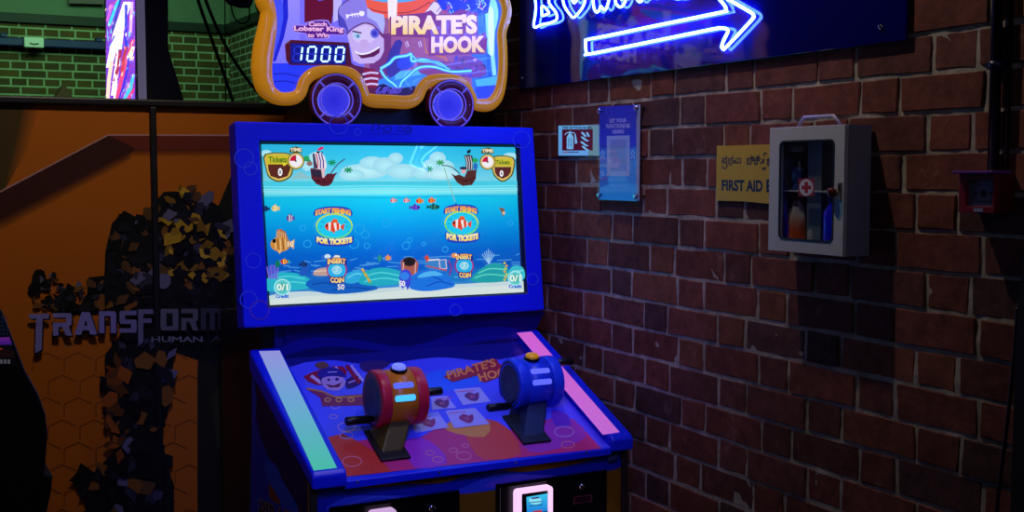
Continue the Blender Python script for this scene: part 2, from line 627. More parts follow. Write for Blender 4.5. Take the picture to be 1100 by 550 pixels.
# ================================================================== THINGS BEHIND THE PARTITION
pb = PY(YB - .1)
a, b = pb.P(-30, 41), pb.P(112, 54)
za = pb.P(60, 46.5).z
M['tray'] = mat('dark blue cable tray', (14, 26, 110), .45)
t = thing('cable_tray', (-.5, YB - .1, za - .06), 'dark blue cable tray running along the far green lit brick wall', 'cable tray')
MB().box(-2.9, pb.P(118, 50).x, YB - .13, YB - .03, za - .045, za + .035).build('tray', M['tray'], t, .01)
for px in (4, 106):
    x = pb.P(px, 45).x
    MB().box(x - .03, x + .03, YB - .14, YB - .01, za + .03, za + .075).build('bracket', M['tray'], t, .008)
p = pb.P(35, 46.5)
t = thing('junction_box', (p.x, YB - .12, p.z - .06), 'pale white box mounted on the dark blue cable tray', 'junction box')
x0, x1 = pb.P(25, 46).x, pb.P(46, 46).x
M['pale'] = mat('pale plastic', (235, 240, 235), .5)
MB().box(x0, x1, YB - .2, YB - .1305, p.z - .05, p.z + .05).build('box_body', M['pale'], t, .008)
MB().tube([(x0 + .05, YB - .203, p.z - .01), ((x0 + x1) / 2, YB - .203, p.z - .02), (x1 - .05, YB - .203, p.z - .01)], .006).build('marking', M['black'], t)

M['rust'] = mat('rust brown painted board', (100, 58, 44), .7)
pq = PY(YB - .6)
pts = [pq.P(58, 108), pq.P(68, 91.5), pq.P(72, 94), pq.P(79, 106), pq.P(84, 125), pq.P(56, 125)]
for q in pts[-2:]: q.z = 0
o = MB().prism(pts, (0, .3, 0)).build('gable_top', M['rust'], loc=(pts[4].x, YB - .6, pts[4].z))
tag(o, 'small brown peaked board just above the black partition rail', 'sign board')
pts = [pb.P(74, -14), pb.P(74, 3.5), pb.P(112, 4.5), pb.P(112, -14)]
o = MB().prism(pts, (0, .05, 0)).build('ceiling_board', mat('grey brown board', (110, 92, 92), .7), loc=(pts[1].x, YB - .1, pts[1].z))
tag(o, 'brown grey board high on the far green wall', 'board')

# the machine behind with the lit violet side panel
Ya = 6.0
X0 = PY(Ya).P(151, 60).x
t = thing('arcade_cabinet', (1.2, 6.4, 0), 'black arcade cabinet behind the partition with a lit violet picture panel', 'arcade machine')
pf = PY(Ya)
prof = [pf.P(147, -60), pf.P(180.5, -60), pf.P(181, 52), pf.P(185, 66), pf.P(199, 112)]
xr = prof[-1].x
prof = prof + [V((xr, Ya, 0)), V((X0, Ya, 0))]
MB().prism([V((max(q.x, X0 + .004), q.y, q.z)) for q in prof], (0, .95, 0)).build('cabinet_body', M['black'], t, .006)
pl = PX(X0 - .012)
AR = Art(pl)
zt = 2.9
q0 = pl.P(147, 110); q1 = pl.P(113, 110)


def lb(u, v):   # u 0..1 left to right, v 0..1 top (y=-40) to bottom (y=106)
    u = max(0, min(1, u))
    return (114 + (145 - 114) * u, -40 + 150 * v)


AR.quad(lb(0, 0), lb(1, 0), lb(1, 1), lb(0, 1), (120, 60, 190), (110, 50, 180))
R = random.Random(3)
for (u0, v0, u1, v1, w, c) in [(.05, .75, .75, .28, 9, (250, 245, 255)), (.25, .95, .62, .35, 5, (245, 235, 255)), (.1, .45, .6, .18, 3, (40, 190, 230)),
                               (.2, .5, .55, .22, 2, (20, 60, 150)), (.02, .42, .2, .3, 3, (180, 90, 200)), (.7, .3, .75, .72, 3, (40, 50, 200)),
                               (.35, 1, .95, .55, 4, (230, 60, 110)), (.6, 1, 1, .8, 5, (60, 170, 210)), (.05, .98, .2, .7, 4, (230, 190, 170)),
                               (.8, .7, .98, .6, 5, (240, 220, 190)), (.45, .98, .8, .68, 2.5, (60, 40, 190)), (.75, .98, 1, .9, 4, (200, 50, 120)),
                               (.3, .85, .5, .62, 3.5, (150, 30, 70)), (.85, .5, .9, .28, 3, (200, 160, 240)), (.1, .6, .3, .52, 2, (70, 90, 220)),
                               (.55, .78, .72, .6, 3, (170, 50, 60)), (.15, .3, .4, .27, 2, (200, 60, 120)), (.28, .99, .34, .8, 2, (250, 230, 250))]:
    w /= 2
    q_ = [lb(u0, v0), lb((u0 + u1) / 2 + R.uniform(-.05, .05), (v0 + v1) / 2), lb(u1, v1)]
    AR.poly([(max(114, min(145, x - w)), y) for x, y in q_] + [(max(114, min(145, x + w)), y) for x, y in q_[::-1]], c)
for i in range(150):
    u, v = R.random(), .3 + .68 * R.random()
    c = R.choice([(250, 240, 255), (70, 60, 210), (230, 120, 190), (90, 200, 240), (150, 40, 110), (240, 200, 160)])
    p0 = lb(u, v)
    AR.poly([(max(114, min(145, x)), y) for x, y in (p0, (p0[0] + R.uniform(-2.4, 2.4), p0[1] + R.uniform(1, 5)), (p0[0] + R.uniform(-1.4, 2.4), p0[1] + R.uniform(-5, 1)))], c)
AR.build('lit_panel', art_mat('backlit side panel', emit=1.7, base=.2, rough=.3), t)
zq = pl.P(113.5, -40).z
MB().prism([(X0 - .01, pl.P(113.2, 60).y, 1.4), (X0 - .01, Ya - .002, 1.4), (X0 - .01, Ya - .002, 3.1), (X0 - .01, pl.P(113.2, 60).y, 3.1)], (.02, 0, 0)).build('panel_backing', M['dark_metal'], t)
M['greytrim'] = mat('grey aluminium trim', (170, 165, 190), .4, emit=(120, 112, 150), es=.35)  # glow added to lighten the trim
MB().box(X0 - .016, X0 + .02, Ya - .025, Ya - .003, 1.3, 3.1).build('edge_trim', M['greytrim'], t)

# black cables hanging in the far room
pc = PY(7.2)
CBL = [([(206, -25), (214, 4), (228, 44), (242, 84), (255, 125)], .011, 'thick black cable hanging straight down left of the thin vertical wire'),
       ([(214, -25), (222, 3), (236, 36), (252, 66), (276, 98), (300, 118)], .011, 'thick black cable sweeping right towards the marquee edge'),
       ([(241.5, -20), (242, 50), (242.5, 125)], .004, 'thin vertical black wire hanging between the two thick cables'),
       ([(248, -14), (249, 10), (254, 22), (262, 25), (268, 18), (266, -12)], .005, 'loop of black wire drooping at the top beside the marquee')]
for pts, r, lab in CBL:
    pc = PY(7.2 + .1 * len(pts) + r * 10)
    P3 = smooth_path([pc.P(*q) for q in pts], 6, False)
    o = MB().tube(P3, r, 8).build('hanging_cable', M['rubber'], loc=P3[-1])
    tag(o, lab, 'cable', 'cables hanging in the far room')
pc = PY(6.9)
P3 = smooth_path([pc.P(*q) for q in [(240, -330), (243, -40), (245, -3), (252, 3), (262, 5), (268, 0), (269, -40), (268, -330)]], 6, False)
P4 = [p + V((0, .05, .03)) for p in P3]
o = MB().tube(P3, .02, 8).tube(P4, .02, 8).build('cable_bundle', mat('navy sheathing', (12, 18, 60), .4), loc=P3[0])
tag(o, 'bundle of dark blue sheathed cables at the top beside the marquee', 'cables')

# ================================================================== ORANGE CABINET SIDE (the partition)
YP = 4.5
pp = PY(YP)
ZT = pp.P(140, 106.5).z
t = thing('racing_cabinet', (.9, YP + .1, 0), 'big orange arcade cabinet with black frame behind the fishing machine', 'arcade machine')
XL, XR = -.5, pp.P(321, 120).x
MB().box(XL, XR, YP + .004, YP + .05, .02, ZT - .02).build('side_board', mat('dark board', (60, 34, 12), .6), t)
MB().box(XR, WX - .02, YP + .02, YP + .06, .02, ZT - .02).build('end_panel', mat('black end panel', (14, 12, 14), .6, bump=.1), t)
zb0 = pp.P(140, 114.5).z
MB().box(XL, WX - .02, YP - .025, YP + .07, zb0, ZT).build('top_rail', M['black'], t, .006)
for px0, px1, py in ((160, 167, 130), (320, 331, 122)):
    xa, xb = pp.P(px0, py).x, pp.P(px1, py).x
    MB().box(xa, xb, YP - .022, YP + .01, 0, zb0).build('post', M['black'], t, .004)
MB().box(XL, WX - .02, YP - .02, YP + .06, 0, .06).build('kick_rail', M['black'], t, .004)
AR = Art(pp, .0005)
OR = (176, 94, 16)
# orange ground, darker towards the floor
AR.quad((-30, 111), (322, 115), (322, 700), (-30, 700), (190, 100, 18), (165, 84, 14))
AR.poly([(-30, 112), (24, 112), (14, 160), (4, 206), (-30, 225)], (72, 54, 22))
AR.poly([(24, 112), (42, 112), (30, 160), (4, 206), (14, 160)], [(72, 54, 22), OR, OR, (90, 60, 20), (72, 54, 22)])
AR.poly([(-30, 222), (0, 206.5), (116, 145.5), (162, 145.5), (162, 159.5), (146, 159.5), (60, 206), (0, 237), (-30, 250)], (62, 26, 22))
AR.quad((-30, 250), (146, 159), (140, 172), (-30, 264), (62, 26, 22), (170, 90, 16))  # soft shadow edge under the band, painted as a gradient
AR.poly([(118, 146), (322, 146), (322, 160), (146, 160)], (112, 42, 30))
AR.quad((146, 160), (322, 160), (322, 168), (138, 168), (90, 34, 22), (172, 90, 16))  # the same painted shadow edge along the level part
AR.stroke([(-30, 222), (0, 206), (116, 145), (322, 145.5)], 1.6, (190, 140, 140))
# faint hexagon outlines
for r_ in range(8):
    for q_ in range(9):
        hx = 50 + q_ * 34 + (17 if r_ % 2 else 0); hy = 392 + r_ * 24
        if hx > 215: continue
        AR.stroke([(hx - 15, hy + 8), (hx - 15, hy - 6), (hx, hy - 13), (hx + 15, hy - 6)], 1.3, (122, 60, 10))
# dark green print at the right, with the fishing machine's cast shadow painted in
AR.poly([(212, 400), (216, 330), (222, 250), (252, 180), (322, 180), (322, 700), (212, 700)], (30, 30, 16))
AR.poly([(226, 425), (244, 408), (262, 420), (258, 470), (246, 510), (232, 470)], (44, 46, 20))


# abstract angular fragments of machinery: plain shards, no figure
def shards(box, n, pal, smin, smax, seed, inside=None):
    R = random.Random(seed)
    k = 0
    while k < n:
        x, y = R.uniform(box[0], box[2]), R.uniform(box[1], box[3])
        if inside and not inside(x, y): continue
        k += 1
        a0 = R.uniform(0, 6.28); L = R.uniform(smin, smax); W = L * R.uniform(.4, .9)
        pts = []
        m_ = R.choice((4, 4, 5, 6))
        for q in range(m_):
            a = a0 + 6.283 * q / m_ + R.uniform(-.3, .3)
            rx, ry = L * cos(a - a0), W * sin(a - a0)
            pts.append((x + rx * cos(a0) - ry * sin(a0), y + rx * sin(a0) + ry * cos(a0)))
        AR.poly(pts, R.choice(pal))


def inpoly(poly):
    def f(x, y):
        r = False
        for i in range(len(poly)):
            (x0, y0), (x1, y1) = poly[i - 1], poly[i]
            if (y0 > y) != (y1 > y) and x < (x1 - x0) * (y - y0) / (y1 - y0) + x0: r = not r
        return r
    return f


DK = [(12, 11, 13), (18, 17, 22), (26, 24, 32), (8, 8, 9)]
MIX = DK + DK + [(58, 56, 76), (90, 60, 30), (120, 74, 26), (44, 44, 60), (96, 92, 120)]
YEL = [(178, 136, 30), (150, 112, 26), (200, 156, 44), (120, 86, 20)]
mass = [(92, 330), (95, 298), (112, 296), (113, 270), (120, 240), (133, 226), (150, 235), (176, 206), (208, 205), (236, 222), (250, 250), (252, 400), (170, 372), (110, 338), (60, 338), (62, 318)]
AR.poly(mass, (14, 13, 15))
shards((95, 205, 250, 335), 170, MIX, 3, 12, 5, inpoly(mass))
shards((180, 242, 240, 300), 26, YEL, 5, 13, 6)
shards((180, 245, 240, 300), 26, DK, 3, 9, 8)
shards((165, 200, 215, 240), 26, YEL + MIX, 3, 9, 12)
shards((36, 292, 66, 330), 44, MIX, 3, 8, 9)
shards((66, 305, 110, 332), 40, MIX, 3, 8, 19)
mass2 = [(112, 380), (135, 352), (180, 352), (186, 380), (180, 440), (168, 470), (186, 520), (186, 700), (84, 700), (92, 540), (78, 515), (86, 496), (100, 506), (120, 486), (128, 470), (114, 440)]
AR.poly(mass2, (13, 13, 17))
shards((84, 356, 184, 620), 210, MIX, 3, 13, 15, inpoly(mass2))
shards((112, 385, 134, 490), 18, [(150, 76, 22), (120, 60, 18), (90, 50, 20)], 5, 15, 16)

# lettering on the side
LV, GR = (128, 120, 200), (92, 92, 100)


def letter(ch, x, y, w, h, col, dy=0):
    """blocky letter in a box; strokes of polygon bars"""
    b = w * .3
    def bar(*pts): AR.poly([(x + px * w, y + py * h + dy * px) for px, py in pts], col)
    q = .3; s = .2
    if ch == 'T': bar((0, 0), (1, -.02), (.97, s), (.68, s), (.62, 1.55), (.3, 1.72), (.36, s), (.04, s))
    elif ch == 'R':
        bar((0, 0), (.95, 0), (1, .08), (1, .5), (.85, .6), (1.02, 1), (.68, 1), (.5, .62), (.3, .62), (.3, 1), (0, 1), (0, .42), (.7, .42), (.7, .2), (0, .2))
    elif ch == 'A': bar((.3, 0), (.7, 0), (1.05, 1), (.72, 1), (.64, .8), (.34, .8), (.28, 1), (-.05, 1)); AR.poly([(x + .42 * w, y + .6 * h), (x + .5 * w, y + .3 * h), (x + .58 * w, y + .6 * h)], (14, 13, 15))
    elif ch == 'N': bar((0, 0), (.9, 0), (1, .1), (1, 1), (.68, 1), (.68, .22), (.32, .22), (.32, 1), (0, 1))
    elif ch == 'S': bar((.08, 0), (1, 0), (1, .2), (.32, .2), (.32, .4), (.92, .4), (1, .48), (1, .92), (.92, 1), (0, 1), (0, .8), (.68, .8), (.68, .6), (.08, .6), (0, .52), (0, .08))
    elif ch == 'F': bar((0, 0), (1, 0), (1, .2), (.34, .2), (.34, .4), (.9, .4), (.9, .6), (.34, .6), (.34, 1.45), (0, 1.65))
    elif ch == 'O':
        bar((.06, 0), (.94, 0), (1, .08), (1, .92), (.94, 1), (.06, 1), (0, .92), (0, .08)); AR.poly([(x + .32 * w, y + .2 * h), (x + .68 * w, y + .2 * h), (x + .68 * w, y + .8 * h), (x + .32 * w, y + .8 * h)], (14, 13, 15))
    elif ch == 'M': bar((0, 0), (.94, 0), (1, .08), (1, 1), (.78, 1), (.78, .2), (.61, .2), (.61, 1), (.39, 1), (.39, .2), (.22, .2), (.22, 1), (0, 1))
    elif ch == 'E': bar((.06, 0), (1, 0), (1, .2), (.3, .2), (.3, .4), (.9, .4), (.9, .6), (.3, .6), (.3, .8), (1, .8), (1, 1), (.06, 1), (0, .92), (0, .08))


for off, shade in ((1.6, 1), (0, 0)):
    for ch, x, y, w, h in [('T', 30, 336.5, 22, 24.5), ('R', 56, 335.5, 20, 24), ('A', 80, 334.5, 22, 24), ('N', 105, 333.5, 18.5, 23.5), ('S', 127, 333, 18.5, 23.5), ('F', 147, 331.5, 16, 24),
                           ('O', 171, 331, 19, 23), ('R', 193, 331, 18, 23), ('M', 214, 330.5, 24, 23), ('E', 241, 330, 18, 23), ('R', 262, 330, 18, 23), ('S', 283, 330, 18, 23)]:
        fade = max(0, min(1, (x - 100) / 80))
        c = tuple(LV[k] * (1 - fade) + GR[k] * fade for k in range(3))
        if x > 210: c = (56, 56, 66)  # letters darkened inside the painted shadow
        letter(ch, x + off, y + off, w, h, (22, 18, 30) if shade else c)
AR.text('HUMAN', 161, 360.5, 216, 366.5, (112, 112, 122), .02)
AR.text('ALLIANCE', 225, 360, 300, 366, (52, 52, 60), .02)  # darkened for the same shadow
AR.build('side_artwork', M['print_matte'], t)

# ================================================================== DARK MACHINE, FAR LEFT
pd = PY(3.0)
prof = [(-60, 322), (-8, 322), (2, 334), (14, 364), (27, 398), (41, 423), (49, 445), (51.5, 466), (49, 500), (48, 509), (57, 510), (55, 530), (50, 552), (47, 640), (47, 700), (-60, 700)]
P3 = [pd.P(*q) for q in prof]
P3[-2].z = P3[-1].z = 0.0
P3 = [V((p.x, p.y, max(p.z, 0))) for p in P3]
t = thing('arcade_cabinet', (P3[-1].x + .2, 3.2, 0), 'black curved arcade machine cut off by the left edge', 'arcade machine')
MB().prism(P3, (0, .5, 0)).build('cabinet_side', mat('black laminate', (7, 7, 9), .5, bump=.1), t, .006)
AR = Art(pd, .002)
AR.poly([(-20, 338), (2, 338), (12, 366), (18, 392), (-20, 392)], (8, 8, 14))
for i in range(5): AR.stroke([(-20, 341 + i * 4.4), (2 + i * 1.6, 341 + i * 4.4)], .7, (20, 34, 70))
for i in range(6): AR.stroke([(-14 + i * 4, 338), (-12 + i * 4, 360)], .6, (20, 34, 70))
AR.quad((-20, 363), (10, 362), (13, 370), (-20, 371), (130, 40, 160), (70, 30, 150))
AR.poly([(-20, 373), (3, 374), (1, 379), (-20, 379)], (150, 60, 30))
AR.poly([(2, 375), (14, 377), (16, 383), (-20, 384)], (30, 12, 12))
for i in range(7): AR.poly([(-16 + i * 4, 386), (-13.4 + i * 4, 386), (-13.2 + i * 4, 390.4), (-16 + i * 4, 390.4)], (96, 96, 106))
AR.build('dashboard_screen', art_mat('dim dashboard glow', emit=.45, base=.3), t)

# ================================================================== THE FISHING MACHINE
root = thing('arcade_machine', (1.55, 3.5, 0), 'blue two player fishing arcade machine with a big lit game screen and golden pirate marquee', 'arcade machine')
XA, XB = 1.0, 2.1
MON = Pl((1.55, 3.835, 1.806), V((.02, -cos(radians(9.6)), sin(radians(9.6)))))
# ---- monitor
oc = [(252, 130), (573, 137), (585, 333), (262, 352)]
ic = [(279.5, 153.5), (554, 157), (561.5, 314), (289, 328)]
OP = [MON.P(*q) for q in oc]
SCR = MON.off(-.016)
SP = [SCR.P(*q) for q in ic]
IP = [p + (q - p) * 0.0 for p, q in zip([MON.P(x + dx, y + dy) for (x, y), (dx, dy) in zip(ic, ((-1.2, -1.6), (4, -1.4), (5, 1.2), (-1.2, 1.8)))], SP)]
mb = MB()
n = MON.n
b0 = 0
mb.v = OP + IP + SP + [p - n * .075 for p in OP]
for i in range(4):
    j = (i + 1) % 4
    mb.face([i, j, 4 + j, 4 + i], 0)
    mb.face([4 + i, 4 + j, 8 + j, 8 + i], 1)
    mb.face([12 + i, 12 + j, j, i], 0)
mb.face([12, 13, 14, 15], 0)
mb.face([8, 9, 10, 11], 1)
M['reveal'] = mat('dark blue reveal', (8, 10, 60), .4)
bez = mb.build('monitor_bezel', [M['blue_plastic'], M['reveal']], root, .006, 3)
# printed bubbles on the bezel
AR = Art(MON, .0012)
for (x, y, r) in [(262, 170, 10), (269, 181, 7), (364, 134, 10), (384, 142, 3.5), (279, 333, 10), (267, 322, 9), (272, 280, 8), (489, 333, 6), (560, 150, 9), (572, 300, 6)]:
    B_ = Art(MON, .0012)
    B_.ring(x, y, r, r, 1.2, (110, 60, 190) if (x, y) == (279, 333) else (60, 84, 240))
    B_.build('printed_bubble', M['print'], bez)
DB = (16, 16, 170)  # dark letter-like marks along the top of the bezel
AR.stroke([(400, 141), (401, 134), (406, 134), (408, 137), (404, 139)], 1.6, DB, sm=3)
AR.ring(416, 138.5, 4, 3.2, 1.5, DB); AR.ring(430, 138.5, 2.6, 2.4, 1.2, DB); AR.ring(438, 139.5, 4, 3.4, 1.2, DB); AR.ring(438, 139.5, 1.8, 1.5, 1, DB)
AR.poly([(398, 143.5), (443, 144), (443, 144.4), (398, 144)], (20, 20, 190))
AR.build('bezel_marks', M['print'], bez)

# ---- game picture
S = Art(SCR, .0006)


def uv(u, v):
    t0 = (ic[0][0] + (ic[1][0] - ic[0][0]) * u, ic[0][1] + (ic[1][1] - ic[0][1]) * u)
    t1 = (ic[3][0] + (ic[2][0] - ic[3][0]) * u, ic[3][1] + (ic[2][1] - ic[3][1]) * u)
    return (t0[0] + (t1[0] - t0[0]) * v, t0[1] + (t1[1] - t0[1]) * v)


stops = [(0, (40, 190, 238)), (.1, (60, 202, 242)), (.2, (110, 216, 244)), (.245, (130, 222, 240)), (.25, (40, 200, 234)), (.28, (84, 222, 245)), (.315, (130, 238, 250)), (.335, (20, 206, 244)),
         (.4, (14, 194, 246)), (.5, (8, 166, 240)), (.6, (6, 134, 228)), (.7, (6, 102, 212)), (.8, (10, 90, 198)), (.9, (40, 130, 210)), (1, (80, 150, 214))]
for (v0, c0), (v1, c1) in zip(stops, stops[1:]):
    N = 8
    pts, cols, fs = [], [], []
    for i in range(N + 1):
        u = i / N
        k = 1 + .10 * (1 - abs(u - .5) * 2) - .06
        for (vv, cc) in ((v0, c0), (v1, c1)):
            pts.append(uv(u, vv)); cols.append(tuple(min(255, c * k) for c in cc))
        if i: fs.append([2 * i - 2, 2 * i, 2 * i + 1, 2 * i - 1])
    S._add(pts, fs, cols)
S.up()
CL = (160, 222, 242)
for (x, y, rx, ry, c) in [(286, 165, 6, 4, CL), (392, 184, 26, 8, (170, 226, 245)), (400, 175, 14, 7, CL), (414, 178, 14, 9, CL), (425, 170, 8, 6, CL), (378, 188, 14, 6, CL), (432, 184, 18, 8, CL),
                          (470, 170, 9, 7, CL), (463, 178, 9, 7, CL), (478, 180, 10, 8, CL), (455, 186, 14, 6, CL), (474, 187, 18, 6, (176, 228, 245)), (548, 168, 8, 4, CL), (340, 172, 10, 9, CL), (330, 178, 6, 6, CL)]:
    S.ell(x, y, rx, ry, c, tuple(min(255, v + 22) for v in c))
S.poly([(312, 192), (322, 184), (332, 190), (338, 192)], (140, 196, 205))
S.poly(uvp := [uv(0, .235), uv(.3, .238), uv(.6, .24), uv(1, .236), uv(1, .262), uv(0, .262)], (74, 206, 232))
for k, v in enumerate((.27, .287, .3)):
    S.stroke([uv(0, v), uv(.2, v + .004), uv(.45, v - .003), uv(.7, v + .004), uv(1, v)], 1.1, (128 + 14 * k, 236, 250), sm=3)
S.stroke([uv(0, .345), uv(.25, .335), uv(.5, .347), uv(.75, .337), uv(1, .345)], 1.2, (30, 176, 232), sm=4)
# light shafts and bubbles
for (x, y, r) in [(386, 246, 5), (392, 252, 4), (380, 262, 5), (394, 264, 3), (330, 262, 4), (436, 264, 4), (440, 258, 2.5), (325, 245, 3), (415, 240, 4), (548, 240, 2.5), (478, 268, 3), (455, 262, 2)]:
    S.ring(x, y, r, r, .8, (40, 170, 240), 16)


def fish(x, y, w, h, body, stripe, tail, flip=1, eye=True):
    S.poly([(x + flip * w * .32, y), (x + flip * w * .62, y - h * .42), (x + flip * w * .55, y), (x + flip * w * .62, y + h * .42)], tail)
    S.poly([(x - flip * w * .1, y - h * .3), (x + flip * w * .05, y - h * .75), (x + flip * w * .25, y - h * .3)], tail)
    S.ell(x, y, w * .42, h * .46, body)
    S.poly([(x - flip * w * .12, y - h * .42), (x + flip * w * .0, y - h * .46), (x + flip * w * .03, y + h * .46), (x - flip * w * .1, y + h * .42)], stripe)
    S.poly([(x + flip * w * .18, y - h * .38), (x + flip * w * .26, y - h * .34), (x + flip * w * .26, y + h * .34), (x + flip * w * .18, y + h * .38)], stripe)
    if eye: S.ell(x - flip * w * .28, y - h * .08, w * .06, w * .06, (20, 20, 30), n=8)


RD, WH = (214, 60, 60), (240, 236, 236)
for x in (422, 436): fish(x, 215.5, 7, 5, (226, 110, 120), WH, RD)
fish(450, 216, 8, 6, (232, 60, 40), (250, 190, 60), (236, 150, 50)); fish(463, 215.5, 8, 6, (226, 50, 40), (250, 190, 60), (236, 130, 50))
fish(446, 223, 12, 6, (80, 60, 190), (120, 90, 220), (90, 50, 170), -1); fish(466, 222.5, 14, 6, (20, 90, 100), (60, 140, 110), (24, 70, 80), -1)
fish(285, 224.5, 8, 6, (20, 40, 90), (30, 60, 130), (20, 40, 100)); fish(295, 224, 9, 7, (226, 200, 130), (240, 225, 180), (230, 190, 90))
fish(311, 234.5, 9, 8, (100, 70, 150), WH, (70, 60, 160)); fish(489, 221, 6, 4, (40, 60, 170), (70, 90, 200), (40, 40, 140))
S.poly([(535, 223), (541, 224), (542, 229), (539, 233), (538, 228)], (120, 90, 70)); S.ell(540.5, 229, 1.6, 2, (220, 190, 160), n=8)
# big striped fish worth ten
S.poly([(296, 254), (297, 247), (301, 246), (306, 249), (309, 256)], (170, 100, 60))
for i in range(5): S.stroke([(297 + i * 2.4, 256), (297.5 + i * 2, 247.5 + abs(i - 1))], .7, (245, 210, 160))
S.ell(301, 262.5, 11, 8, (206, 140, 62))
for i in range(6): S.stroke([(295 + i * 2.7, 256 + abs(i - 2) * .5), (296 + i * 2.7, 269 - abs(i - 2) * .6)], .9, (110, 60, 40) if i % 2 else (242, 206, 150))
S.poly([(309, 262), (316, 257), (315, 268)], (236, 190, 110)); S.poly([(297, 269), (303, 269), (300, 273)], (236, 180, 90))
S.ell(294, 259, 2, 2.4, (14, 12, 20), n=10)
S.text('10', 308, 259, 315.5, 266, (140, 80, 30), .06); S.text('10', 308.3, 259.3, 315, 265.6, (255, 245, 225), .02)


# hud shields and clocks
def hud(tab, bowl, zero, clock, label, star=None):
    OL, GD, BR_ = (74, 84, 30), (216, 188, 96), (92, 42, 34)
    x0, y0, x1, y1 = bowl
    cx = (x0 + x1) / 2
    S.poly([(x0, y0), (x1, y0 + .5), (x1 + .5, y0 + 15), (x1 - 3, y1 - 5), (cx, y1), (x0 + 4, y1 - 5), (x0 + .5, y0 + 15)], OL, 3)
    S.poly([(x0 + 1.3, y0 + 1), (x1 - 1, y0 + 1.4), (x1 - 1, y0 + 15), (x1 - 4, y1 - 6), (cx, y1 - 1.4), (x0 + 5, y1 - 6), (x0 + 1.6, y0 + 15)], GD, 3)
    S.poly([(x0 + 3, y0 + 11), (x1 - 2.4, y0 + 11), (x1 - 3, y0 + 17), (x1 - 6, y1 - 6.4), (cx, y1 - 3.6), (x0 + 6, y1 - 6.4), (x0 + 3.6, y0 + 17)], BR_)
    S.poly([(tab[0], tab[1]), (tab[2], tab[1] + .3), (tab[2], tab[3]), (tab[0], tab[3])], (206, 190, 50))
    S.text(label, tab[0] + 2.4, tab[1] + 2, tab[2] - 2.6, tab[3] - 2, (60, 120, 30), .03)
    S.text('0', *zero, (60, 24, 20), .1); S.text('0', zero[0] + .4, zero[1] + .4, zero[2] - .4, zero[3] - .4, (250, 250, 255), .04)
    if star: S.poly([(star[0] + (2.6 if k % 2 == 0 else 1.1) * sin(k * pi / 5), star[1] - (2.6 if k % 2 == 0 else 1.1) * cos(k * pi / 5)) for k in range(10)], (240, 226, 60))
    cx, cy, r = clock
    S.poly([(cx - 7, cy - 9), (cx - 6, cy - 14), (cx, cy - 15.6), (cx + 6, cy - 14), (cx + 7, cy - 9)], OL)
    S.ell(cx, cy, r + 1.6, r + 1.6, OL); S.ell(cx, cy, r + .8, r + .8, GD); S.ell(cx, cy, r - .8, r - .8, (244, 240, 250))
    S.ell(cx, cy, r - 1.2, r - 1.2, (206, 22, 60), n=8, a0=180, a1=270)
    S.stroke([(cx, cy), (cx, cy - r + 2)], .8, (60, 60, 80)); S.ell(cx, cy, 1, 1, (60, 60, 80), n=8)
    S.text('TIME', cx - 6, cy - 13.4, cx + 6, cy - 9.6, (240, 220, 190), .05, arc=.8)


S.stroke([(324, 171), (332, 173), (333, 178)], 3, (30, 150, 110)); S.ell(329, 170, 3, 2.2, (40, 170, 90)); S.ell(332, 176, 3.2, 2.6, (150, 110, 110))
S.ell(509, 172.5, 4, 2.4, (40, 170, 90)); S.ell(510, 179, 2.4, 4, (40, 110, 190))
# left boat
S.stroke([(354.5, 187), (362, 177), (370, 171)], 1.1, (60, 70, 90), sm=3)
for (x, y) in ((356, 175), (373.5, 183)):
    for a in range(7):
        S.stroke([(x, y), (x + 4.6 * cos(a * .9), y + 3.4 * sin(a * .9))], 1.5, (20, 150, 100))
S.stroke([(345.5, 163), (345, 184)], 1, (70, 40, 40))
S.poly([(337.4, 165), (341, 163.4), (346, 166), (349.4, 174), (349.4, 182), (339, 182), (339.6, 174)], (236, 226, 236), 2)
for i in range(3): S.stroke([(338.6 + i * 3, 165.4), (340.6 + i * 3, 173), (340.4 + i * 3.2, 181.6)], 1.3, [(190, 50, 80), (60, 50, 150), (80, 50, 150)][i])
S.poly([(335, 165.6), (337, 165), (340.4, 181), (336.4, 181.6)], (70, 60, 90))
S.poly([(340, 161), (343.4, 158.4), (347.4, 158), (346, 160.6), (341, 162.6)], (216, 40, 110)); S.ell(341, 164, 1.8, 1.2, (24, 24, 34), n=10)
S.poly([(332.6, 181), (345.6, 182.6), (348, 190), (351.4, 186.6), (356.6, 187.2), (362.4, 185.4), (359.6, 188.4), (356, 197), (352.4, 200), (345.8, 200.6), (339, 198), (333.8, 191.6)], (92, 34, 48))
S.poly([(333.2, 183), (345, 183), (346, 191), (336, 190)], (48, 40, 66)); S.stroke([(334.6, 193), (346, 196.6), (355.6, 194)], .8, (58, 18, 32), sm=2)
S.poly([(344, 181), (348.6, 181), (348, 191), (345.6, 191.4)], (224, 190, 200))
for x in (337.6, 342, 347): S.ell(x, 194.6, .9, .9, (30, 10, 20), n=8)
